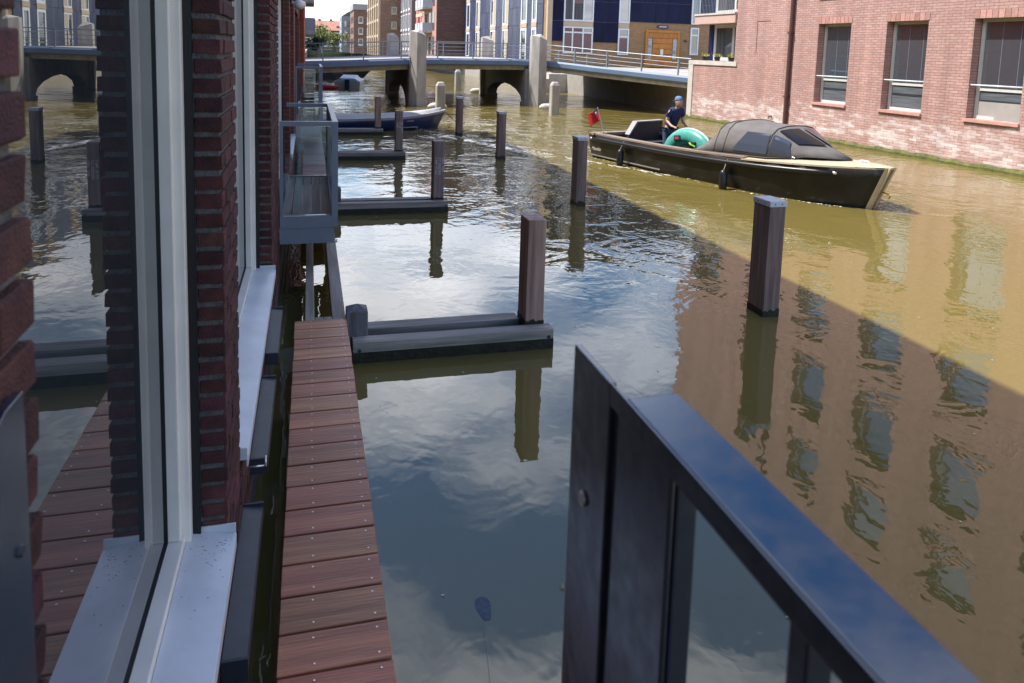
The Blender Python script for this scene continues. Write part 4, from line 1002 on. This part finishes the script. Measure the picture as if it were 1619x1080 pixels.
to.data.polygons.foreach_set('use_smooth',[True]*len(to.data.polygons)); mo=to.modifiers.new('s','SOLIDIFY'); mo.thickness=.01
for i in (0,1,2,3,4):
    q=MB(); q.tube([p+Vector((0,0,.006)) for p in TR[i]],.011 if i in(0,4) else .008,6); q.build('tent_seam',mat('dark_piping',(.05,.047,.047),.7),to,smooth=True)
for sg in (0,10):
    q=MB(); q.tube([TR[i][sg]+Vector((0,0,.004)) for i in range(5)],.014,6); q.build('tent_hem',mat('dark_hem',(.03,.03,.03),.6),to,smooth=True)
def tp(i,u,j,out=.016):
    def lat(R,j):
        a=int(min(j,9)); return R[a].lerp(R[a+1],j-a)
    p=lat(TR[i],j).lerp(lat(TR[i+1],j),u); c=Vector((p.x,0,.35)); return p+(p-c).normalized()*out
def tent_panel(i,cor,mat_,name,n=8):
    q=MB(); g=[]
    for a in range(n+1):
        row=[]
        for b2 in range(n+1):
            u,v=a/n,b2/n
            U=(cor[0][0]*(1-u)+cor[1][0]*u)*(1-v)+(cor[3][0]*(1-u)+cor[2][0]*u)*v; J=(cor[0][1]*(1-u)+cor[1][1]*u)*(1-v)+(cor[3][1]*(1-u)+cor[2][1]*u)*v
            row.append(tp(i,U,J))
        g.append(row)
    for a in range(n):
        for b2 in range(n): q.face([g[a][b2],g[a+1][b2],g[a+1][b2+1],g[a][b2+1]])
    o=q.build(name,mat_,to,smooth=True,fix=False)
tent_panel(2,[(.22,.35),(1.0,.30),(.97,2.1),(.45,2.0)],M_vinyl,'side_window')
tent_panel(3,[(.05,.45),(.80,.55),(.42,2.6),(.06,2.2)],M_vinyl,'front_window')
tent_panel(3,[(.07,2.9),(.55,2.9),(.62,4.8),(.10,4.8)],mat('open_flap_dark',(.012,.012,.014),.3),'open_front')
tent_panel(3,[(.10,5.3),(.62,5.3),(.55,7.1),(.07,7.1)],M_vinyl,'front_window')
tent_panel(3,[(.06,7.8),(.42,7.4),(.80,9.45),(.05,9.55)],M_vinyl,'front_window')
tent_panel(2,[(.45,8.0),(.97,7.9),(1.0,9.7),(.22,9.65)],M_vinyl,'side_window')
for s_,y_ in ((.5,-.86),(.5,.86),(5.3,-.52),(5.3,.52),(6.35,0.0)):
    q=MB(); zc=gz(s_)+(.045 if s_<5 else .03); q.tube([(s_-.09,y_,zc+.04),(s_-.04,y_,zc+.05),(s_+.04,y_,zc+.05),(s_+.09,y_,zc+.04)],.010,6); q.box(s_-.04,s_-.02,y_-.01,y_+.01,zc-.03,zc+.045); q.box(s_+.02,s_+.04,y_-.01,y_+.01,zc-.03,zc+.045); q.build('cleat',M_screw,TB)
# fenders on ropes, mooring eye, stern lettering
for s in (1.3,4.25):
    y=-(hb(s)+.09)
    q=MB(); rings=[]
    for z,r in ((.36,.02),(.33,.055),(.28,.075),(.10,.078),(.0,.07),(-.03,.04)): rings.append([(s+r*math.cos(a),y+r*math.sin(a),z) for a in [2*math.pi*j/12 for j in range(12)]])
    q.loft(rings); fo=q.build('fender',M_rub,TB,smooth=True)
    q=MB(); q.tube([(s,y,.35),(s,y+.05,.46),(s,y+.13,gz(s)+.03)],.008,5); q.build('rope',M_coam,fo)
q=MB(); q.tube([(6.72,0,.30),(6.86,0,.28),(6.84,0,.22)],.014,6); q.build('bow_eye',mat('brass',(.45,.30,.08),.3,.8),TB)
tm=text_part('name_lettering','Mayalita',.10,mat('cream_script',(.62,.58,.48),.5),TB,Matrix.Translation((.10,-hb(.3)-.028+.045,.20))@Matrix.Rotation(R_(90),4,'X')@Matrix.Rotation(0,4,'Z'),shear=.35)
# foam along the hull
# flag on the stern
F=empty('flag',TB.matrix_basis@Vector((.08,-.55,.58))); F.scale=(1.45,1.45,1.45); tag(F,'small red ensign flag on a staff at the boat stern','flag')
q=MB(); q.tube([(0,0,0),(-.10,.06,.40)],.009,6); q.build('staff',M_screw,F)
q=MB(); g=[]
for i in range(9):
    row=[]
    for j in range(7):
        u,v=i/8,j/6
        top=Vector((-.10,.06,.39))*(1-v)+Vector((-.055,.035,.20))*v
        p=top+Vector((-.155*u,.02*math.sin(u*6)+.02*u,-.13*u-.02*math.sin(u*5+v)))
        row.append(p)
    g.append(row)
for i in range(8):
    for j in range(6): q.face([g[i][j],g[i+1][j],g[i+1][j+1],g[i][j+1]],(2 if (i==1 and j==1) else 1) if (i<3 and j<2) else 0)
fo=q.build('cloth',[mat('red_cloth',(0.52,0.02,0.02),.8),mat('navy_cloth',(0.02,0.025,0.10),.8),mat('white_cloth',(.7,.7,.7),.8)],F,smooth=True,fix=False); fo.modifiers.new('s','SOLIDIFY').thickness=.002

# inflatable ring in the cockpit
RT=empty('inflatable_ring',TB.matrix_basis@Vector((2.66,-.36,.27))); RT.scale=(1.12,1.0,1.18); RT.rotation_euler=(0,R_(-8),TB.rotation_euler.z)
tag(RT,'teal green inflatable towing ring with handles leaning in the boat','inflatable')
q=MB(); rings=[]
for k in range(25):
    a=2*math.pi*k/24
    rings.append([((.36+.14*math.cos(t_))*math.cos(a)*1.25,.17*math.sin(t_)*.8-.0,(.30+.14*math.cos(t_))*math.sin(a)*1.0+.12) for t_ in [2*math.pi*j/14 for j in range(14)]])
q.loft(rings,cap=False); q.build('tube',mat('teal_vinyl',(0.055,0.26,0.235),.3,var=.25,vscale=14,col2=(0.09,0.36,0.30),stretch=(1,1,6)),RT,smooth=True)
q=MB(); q.loft([[(.30*math.cos(a)*1.25,y,.26*math.sin(a)+.12) for a in [2*math.pi*j/20 for j in range(20)]] for y in (-.03,.03)]); q.build('base_sheet',mat('grey_green_sheet',(.25,.33,.29),.5),RT)
q=MB(); rings=[]
for k in range(13):
    a=math.pi*(.12+.76*k/12); rings.append([((.485+.02*math.cos(t_))*math.cos(a)*1.25,.035*math.sin(t_),(.43+.02*math.cos(t_))*math.sin(a)+.12) for t_ in [2*math.pi*j/6 for j in range(6)]])
q.loft(rings); q.build('pale_piping',mat('pale_green_vinyl',(.45,.62,.52),.4),RT)
for cx,cz,m_,n_ in ((-.12,.40,mat('dark_patch',(.03,.035,.05),.5),'logo_patch'),(.27,.27,mat('black_patch',(.01,.012,.012),.5),'handle_patch')):
    q=MB(); q.box(cx-.085,cx+.085,-.155,-.12,cz-.05,cz+.05); hp=q.build(n_,m_,RT); bevel(hp,.02,2)
    if n_=='handle_patch': q=MB(); q.tube([(cx-.07,-.155,cz+.035),(cx,-.185,cz),(cx+.07,-.155,cz-.035)],.016,8); q.build('handle',mat('lime_grip',(.22,.50,.05),.5),hp)
    else: q=MB(); q.box(cx-.05,cx+.05,-.158,-.1555,cz-.02,cz+.02); q.build('print',mat('red_print',(.35,.06,.08),.5),hp)

# person at the helm: one skinned body, clothes as children
def skin(name,verts,edges,radii,mat_,parent,sub=2):
    me=bpy.data.meshes.new(name); me.from_pydata(verts,edges,[]); o=bpy.data.objects.new(name,me); COL.objects.link(o); o.parent=parent; me.materials.append(mat_)
    md=o.modifiers.new('skin','SKIN'); md.use_smooth_shade=True
    for i,v in enumerate(me.skin_vertices[0].data):
        r=radii[i]; v.radius=(r if isinstance(r,tuple) else (r,r)); v.use_root=(i==0)
    sd=o.modifiers.new('sub','SUBSURF'); sd.levels=sub; sd.render_levels=sub
    return o
PM=empty('person',TB.matrix_basis@Vector((1.62,.05,.02))); PM.rotation_euler=(0,0,TB.rotation_euler.z)
tag(PM,'person in navy polo shirt, jeans and backward blue cap standing at the boat helm','person')
M_skin=mat('skin',(0.50,0.29,0.20),.5,var=.1)
K=.86
def sv(*l): return [((x+max(0,z-.92)*.30)*K,y*K,z*K) for x,y,z in l]
# local +x forward (towards bow), near side is -y
body_v=sv((0,0,.92),(.03,0,1.10),(.08,0,1.34),(.10,0,1.47),(.115,0,1.53),
 (0,-.10,.88),(.03,-.11,.50),(.0,-.11,.08),(.12,-.12,.03),
 (0,.10,.88),(.06,.11,.50),(.02,.11,.08),(.14,.12,.03),
 (.08,-.19,1.40),(.10,-.25,1.14),(.33,-.27,1.03),(.40,-.27,1.01),
 (.08,.19,1.40),(.14,.24,1.14),(.36,.20,1.02),(.43,.19,1.00))
body_e=[(0,1),(1,2),(2,3),(3,4),(0,5),(5,6),(6,7),(7,8),(0,9),(9,10),(10,11),(11,12),(2,13),(13,14),(14,15),(15,16),(2,17),(17,18),(18,19),(19,20)]
body_r=[(.10,.12),(.085,.11),(.08,.10),.052,.05,.08,.058,.04,.04,.08,.058,.04,.04,.046,.040,.030,.033,.046,.040,.030,.033]
body_r=[(tuple(q*K for q in r) if isinstance(r,tuple) else r*K) for r in body_r]
fv=list(body_v); fe=list(body_e); frd=list(body_r)
for hand,sg in ((16,-1),(20,1)):
    hx,hy,hz=fv[hand]
    for j,(dy,ln) in enumerate(((-.030,.055),(-.010,.068),(.010,.072),(.028,.062))):
        i0=len(fv); fv+=[(hx+.045*K,hy+dy*K,hz+.006*K),(hx+(.045+ln*.55)*K,hy+dy*K,hz-.002*K),(hx+(.045+ln)*K,hy+dy*K,hz-.03*K)]; fe+=[(hand,i0),(i0,i0+1),(i0+1,i0+2)]; frd+=[.010*K,.009*K,.008*K]
    i0=len(fv); fv+=[(hx+.015*K,hy-sg*.042*K,hz-.005*K),(hx+.055*K,hy-sg*.058*K,hz-.02*K)]; fe+=[(hand,i0),(i0,i0+1)]; frd+=[.011*K,.009*K]
skin('body',fv,fe,frd,M_skin,PM)
hd=MB(); rings=[]
for z,rx,ry,cx in ((1.50,.045,.045,.10),(1.535,.072,.058,.125),(1.565,.085,.068,.13),(1.60,.095,.074,.125),(1.64,.10,.078,.118),(1.68,.10,.078,.113),(1.72,.088,.07,.11),(1.75,.055,.045,.105)):
    rings.append([((cx+rx*1.08*math.cos(a))*K,ry*1.12*math.sin(a)*K,z*K) for a in [2*math.pi*j/16 for j in range(16)]])
hd.loft(rings); h0=hd.build('head',M_skin,PM,smooth=True); LEAN=.185*K; h0.location=(LEAN,0,-.02)
q=MB(); q.loft([[((.208+d)*K,y*K,z*K) for y,z,d in ((-.012,1.60,0),(.012,1.60,0),(.008,1.65,-.01),(-.008,1.65,-.01))],[((.235)*K,y*K,z*K) for y,z in ((-.010,1.602),(.010,1.602),(.004,1.612),(-.004,1.612))]]); q.build('nose',M_skin,h0)
for sg in (-1,1):
    q=MB(); q.box(.198*K,.2115*K,(sg*.032-.011)*K,(sg*.032+.011)*K,1.645*K,1.655*K); q.build('eye',MB_dark,h0)
    q=MB(); q.loft([[((.10+.02*math.cos(a)*f)*K,sg*(.076+d)*K,(1.63+.03*math.sin(a)*f)*K) for a in [2*math.pi*j/8 for j in range(8)]] for f,d in ((1,0),(.9,.014))]); q.build('ear',M_skin,h0)
q=MB(); q.box(.200*K,.2105*K,-.022*K,.022*K,1.563*K,1.570*K); q.build('mouth',mat('lips',(.30,.12,.10),.5),h0)
q=MB(); rings=[]
for z,r in ((1.60,.076),(1.64,.084),(1.68,.084)): rings.append([((.085+r*1.12*math.cos(a))*K,r*1.0*math.sin(a)*K,z*K) for a in [math.pi*.42+math.pi*1.16*j/12 for j in range(13)]])
q.loft(rings,close=False,cap=False); hq=q.build('hair',mat('brown_hair',(.05,.03,.02),.7),PM,smooth=True); hq.modifiers.new('s','SOLIDIFY').thickness=.01; hq.location=(LEAN,0,-.02)
M_cap=mat('blue_cap_cloth',(.10,.20,.36),.8,var=.2)
q=MB(); rings=[]
for z,f in ((1.672,1.07),(1.70,1.07),(1.74,.98),(1.775,.72),(1.79,.30)): rings.append([((.108+.105*f*math.cos(a))*K,.084*f*math.sin(a)*K,z*K) for a in [2*math.pi*j/16 for j in range(16)]])
q.loft(rings); cpo=q.build('cap',M_cap,PM,smooth=True); cpo.location=(LEAN,0,-.02)
q=MB(); q.loft([[((.02-.10*u+0)*K,y*K,(1.675-.02*u-abs(y)*.12)*K) for y in (-.075*(1-.35*u),-.03,.03,.075*(1-.35*u))]+[((.02-.10*u)*K,y*K,(1.667-.02*u-abs(y)*.12)*K) for y in (.075*(1-.35*u),.03,-.03,-.075*(1-.35*u))] for u in (0,.5,1)]); q.build('brim',M_cap,cpo,smooth=True)
M_polo=mat('navy_polo',(0.020,0.032,0.115),.85,var=.3,vscale=9,bump=.2,bscale=40)
skin('shirt',sv((.0,0,.90),(.03,0,1.10),(.08,0,1.34),(.10,0,1.455),(.08,-.185,1.40),(.09,-.235,1.22),(.08,.185,1.40),(.12,.235,1.22)),[(0,1),(1,2),(2,3),(2,4),(4,5),(2,6),(6,7)],[tuple(a*K for a in r) for r in ((.15,.178),(.145,.172),(.142,.178),(.075,.08),(.088,.088),(.074,.074),(.088,.088),(.074,.074))],M_polo,PM)
skin('jeans',sv((0,0,.90),(0,-.10,.84),(.03,-.11,.50),(.0,-.11,.10),(0,.10,.84),(.06,.11,.50),(.02,.11,.10)),[(0,1),(1,2),(2,3),(0,4),(4,5),(5,6)],[tuple(a*K for a in r) for r in ((.135,.16),(.10,.10),(.075,.075),(.06,.06),(.10,.10),(.075,.075),(.06,.06))],mat('blue_denim',(.055,.085,.16),.85,var=.35,vscale=10),PM)

# blue rowing boat moored by the jetties
RBt=empty('rowing_boat',(1.72,22.3,0)); RBt.rotation_euler=(0,0,R_(14)); tag(RBt,'blue and grey open rowing boat moored across behind the posts','boat')
q=MB(); secs=[]
def rh(s): return .80*(1-max(0,(s-.3)/.72)**2.2) if s<1.0 else .02
for k in range(11):
    u=k/10; s=-2.4+4.8*u; h_=max(rh(u),.03); g=.36+.16*max(0,(u-.55)/.45)**2
    half=[(s+.25*max(0,(u-.7)/.3)*(1-1),-h_,g),(s-.12*max(0,(u-.6)/.4),-h_*.93,g*.55),(s-.25*max(0,(u-.6)/.4),-h_*.8,.02),(s-.35*max(0,(u-.6)/.4),-h_*.4,-.15)]
    secs.append(half+[(a,-b_,c) for a,b_,c in reversed(half)])
q.loft(secs,close=False,cap=False); q.f.append(tuple(range(8))); q.mi.append(0)
ro=q.build('hull',mat('blue_hull_paint',(0.018,0.040,0.145),.35,var=.3,vscale=3),RBt,smooth=True); ro.data.materials.append(mat('grey_liner',(.36,.35,.35),.6)); mo=ro.modifiers.new('s','SOLIDIFY'); mo.thickness=.03; mo.material_offset=1; mo.offset=-1
q=MB()
for sg in (-1,1):
    q.loft([[(-2.4+4.8*u,sg*(max(rh(u),.03)+.025),.36+.16*max(0,(u-.55)/.45)**2+d) for d in (-.05,.02)]+[(-2.4+4.8*u,sg*(max(rh(u),.03)-.05),.36+.16*max(0,(u-.55)/.45)**2+d) for d in (.02,-.05)] for u in [k/14 for k in range(15)]])
q.build('gunwale',mat('grey_gunwale',(.30,.31,.34),.5),RBt)
q=MB()
for k in range(3): MB().box(-1.7+k*1.3,-1.45+k*1.3,-.55,.55,.24,.27).build('thwart',mat('grey_floor',(.33,.32,.32),.7),RBt)
q=MB(); q.loft([[(-2.36+4.6*u,y*max(rh(u)-.06,.02),.34+.16*max(0,(u-.55)/.45)**2+.11*(1-y*y)) for y in (-1,-.6,-.2,.2,.6,1)] for u in [k/10 for k in range(11)]],close=False,cap=False); q.build('cover',mat('pale_grey_tarp',(.40,.39,.40),.7,var=.2,vscale=3,bump=.3,bscale=8),RBt,smooth=True)
q=MB(); q.box(-2.2,1.3,-.5,.5,.05,.08); q.build('floor',mat('grey_floor2',(.30,.29,.30),.7),RBt)
q=MB(); q.tube([(2.35,0,.50),(2.20+.42,-.3,.18),(2.75,-.45,.1),(2.60,-.98,.22)],.012,5); q.build('mooring_line',MB_dark,RBt)
# boats beyond the bridge
FB=empty('cabin_boat',(0.6,56,0)); tag(FB,'long dark barge with square windows moored beyond the bridge','boat')
q=MB(); q.loft([[(-4,-1.2,0),(-4,1.2,0),(-4,1.2,.95),(-4,-1.2,.95)],[(1.2,-1.2,0),(1.2,1.2,0),(1.2,1.2,1.0),(1.2,-1.2,1.0)],[(3.2,-.15,.1),(3.2,.15,.1),(4.3,.15,1.25),(4.3,-.15,1.25)]]); q.build('hull',mat('tarred_hull',(.03,.027,.025),.5),FB)
for k in range(5): MB().box(-3.4+k*1.1,-2.7+k*1.1,-1.23,-1.19,.35,.8).build('window',M_glass_far,FB)
q=MB(); q.box(-4.1,2.4,-1.3,1.3,1.0,1.08); q.build('deck_rail',M_coam,FB)
SBt=empty('small_motor_boat',(2.3,44.3,0)); SBt.rotation_euler=(0,0,R_(80)); tag(SBt,'small white motor boat with cover seen from astern beyond the bridge','boat')
q=MB(); q.loft([[(-1.5,-.66,-.1),(-1.5,.66,-.1),(-1.5,.70,.42),(-1.5,-.70,.42)],[(.5,-.66,-.1),(.5,.66,-.1),(.5,.72,.48),(.5,-.72,.48)],[(1.8,-.05,.1),(1.8,.05,.1),(2.0,.05,.6),(2.0,-.05,.6)]]); q.build('hull',mat('cream_hull',(.50,.48,.43),.5),SBt)
q=MB(); q.loft([[(-1.5,-.66,.43),(-1.5,-.4,.60),(-1.5,.4,.60),(-1.5,.66,.43)],[(-.2,-.68,.46),(-.2,-.4,.75),(-.2,.4,.75),(-.2,.68,.46)],[(1.2,-.4,.5),(1.2,-.2,.6),(1.2,.2,.6),(1.2,.4,.5)]],close=True); q.build('cover',mat('pale_cover',(.58,.60,.66),.7),SBt)
q=MB(); q.box(-1.75,-1.5,-.12,.12,-.1,.55); q.build('outboard',mat('navy_motor',(.02,.03,.09),.4),SBt)
KY=MB(); KY.loft([[(x,r*math.cos(a)*.9,.10+r*math.sin(a)) for a in [2*math.pi*j/8 for j in range(8)]] for x,r in ((-1,.03),(-.5,.16),(.2,.18),(.8,.12),(1.1,.02))]); ko=KY.build('kayak',mat('red_plastic',(.45,.04,.04),.4),smooth=True); ko.location=(.55,42.6,0); tag(ko,'red kayak floating at the left beyond the bridge','kayak')

# ================================================================== NEAR RAILING (camera side)
RL=empty('balcony_railing',(.287,.2,1.0)); tag(RL,'black glossy steel balcony railing close in the right foreground','railing')
zt=2.4-.325-1.0
def rbx(name,x0,x1,y0,y1,z0,z1,bw=.003):
    q=MB(); q.box(x0-.287,x1-.287,y0-.2,y1-.2,z0,z1); o=q.build(name,M_black,RL); bevel(o,bw,3); return o
rbx('handrail',.291,.345,-.35,.628,zt-.012,zt,.002)
rbx('flange',.2875,.2905,-.35,.66,zt-.022,zt+.0005,.0008)
ep=MB(); ep.prism([(.66-.2,-1.0),(.763-.2,-1.0),(.763-.2,zt),(.66-.2,zt-.0)],'x',.0,.008); eo=ep.build('end_plate',M_black,RL); bevel(eo,.0015,2)
bo_=MB(); bo_.loft([[(-.0005-d,.715-.2+r*math.cos(a),zt-.155+r*1.0*math.sin(a)) for a in [2*math.pi*j/14 for j in range(14)]] for r,d in ((.0085,0),(.008,.003),(.004,.004))]); bo_.build('bolt',M_screw,eo,smooth=True)
rbx('side_plate',.2925,.2985,.536,.6598,.0-1.0,zt-.0225)
for yb in (.545,.372,.20,.035): rbx('baluster',.299,.319,yb-.010,yb+.010,-1.0,zt-.0125,.002)
rbx('bottom_rail',.302,.328,-.35,.534,-1.05,-1.001)
# matching wall plate on the left
WP=MB(); WP.prism([(.46,1.0),(.762,1.0),(.762,2.072),(.72,2.072),(.46,2.00)],'x',FX+.004,FX+.013); wo=WP.build('wall_bracket',M_black); bevel(wo,.001,2); tag(wo,'dark steel railing bracket bolted to the near brick pier','bracket')
q=MB(); q.loft([[(FX+.013+d,.735+r*math.cos(a),1.93+r*math.sin(a)) for a in [2*math.pi*j/12 for j in range(12)]] for r,d in ((.006,0),(.005,.003))]); q.build('bolt',M_zinc,wo)

# ================================================================== SMALL THINGS ON THE WATER
def strip_foam():
    q=MB(); rr=random.Random(11)
    for k in range(120):
        s=rr.uniform(-.3,6.6); y=-(hb(min(max(s,0),6.7))*.93+abs(rr.gauss(0,.05))+.02); p=TB.matrix_basis@Vector((s-.3*max(0,(s-5)/1.8),y,0)); p.z=wake(p.x,p.y)+.006
        r=rr.uniform(.004,.016); n=6
        q.face([(p.x+r*2.2*math.cos(a)*rr.uniform(.6,1.2),p.y+r*math.sin(a)*rr.uniform(.6,1.2),p.z) for a in [2*math.pi*j/n for j in range(n)]])
    for k in range(520):
        sb=rr.uniform(2.5,17)**1.0; t_=-.62*sb**.53+rr.gauss(0,.07)*(1 if rr.random()<.7 else 4); 
        if rr.random()<.25: t_=rr.gauss(0,.5)
        p=TB.matrix_basis@Vector((5.5-sb,t_ if sb<12 or rr.random()<.7 else t_*.7,0)); p.z=wake(p.x,p.y)+.004
        if p.y<9: continue
        r=rr.uniform(.006,.016)*(1.4-sb/22); ang=math.atan2(-BU.y,-BU.x)+.12; L_=r*rr.uniform(2,7)
        q.face([(p.x+math.cos(ang)*L_*math.cos(a)-math.sin(ang)*r*math.sin(a)*rr.uniform(.6,1.2),p.y+math.sin(ang)*L_*math.cos(a)+math.cos(ang)*r*math.sin(a)*rr.uniform(.6,1.2),p.z) for a in [2*math.pi*j/6 for j in range(6)]])
    o=q.build('foam',mat('white_foam',(.7,.7,.66),.6),fix=False); tag(o,'broken white foam along the motor boat waterline and in its wake','foam',kind='stuff')
strip_foam()
q=MB(); rr=random.Random(21)
for k in range(70):
    x=rr.uniform(.4,6.5); y=rr.uniform(2.2,11); r=rr.uniform(.002,.009)
    q.face([(x+r*math.cos(a)*rr.uniform(.5,1.3),y+r*math.sin(a)*rr.uniform(.5,1.3),wake(x,y)+.004) for a in [2*math.pi*j/6 for j in range(6)]])
o=q.build('floating_specks',mat('pale_specks',(.55,.55,.5),.7),fix=False); tag(o,'tiny pale specks floating on the near water','debris',kind='stuff')
def leaf(x,y,sz,rot,label):
    q=MB(); pts=[(-1,0),(-.5,.35),(.1,.42),(.7,.2),(1,0),(.6,-.25),(0,-.4),(-.6,-.3)]
    c,s=math.cos(rot),math.sin(rot)
    q.loft([[(sz*(a*c-b_*s),sz*(a*s+b_*c),z+.004*a) for a,b_ in pts] for z in (.006,.009)]); o=q.build('floating_leaf',mat('dry_leaf',(.36,.27,.12),.7,var=.3),fix=True); o.location=(x,y,0); tag(o,label,'leaf')
p=(5.31,4.13); leaf(p[0],p[1],.045,.5,'pale dry leaf floating at the right on the brown water')
leaf(1.1,2.95,.018,1.1,'tiny leaf floating near the jetty on dark water')

RG=empty('sunken_rag',(0.725,2.905,0)); tag(RG,'dark limp rag with a trailing string just awash in the near water','rag')
q=MB(); rr=random.Random(4)
q.loft([[(f*.032*math.cos(a)*(1+.2*math.sin(a*3)),f*.08*math.sin(a)*(1+.12*math.cos(a*2)),z) for a in [2*math.pi*j/18 for j in range(18)]] for f,z in ((1.0,-.004),(1.0,.0012))]); q.build('cloth',mat('wet_rag',(.10,.075,.055),.03,var=.6,vscale=40,ior=1.6),RG)
q=MB(); q.tube([(-.02,-.09,.003),(-.035,-.2,.004),(-.06,-.36,.003),(-.075,-.5,.004)],.0009,5); q.build('string',mat('wet_string',(.3,.3,.27),.5),RG)
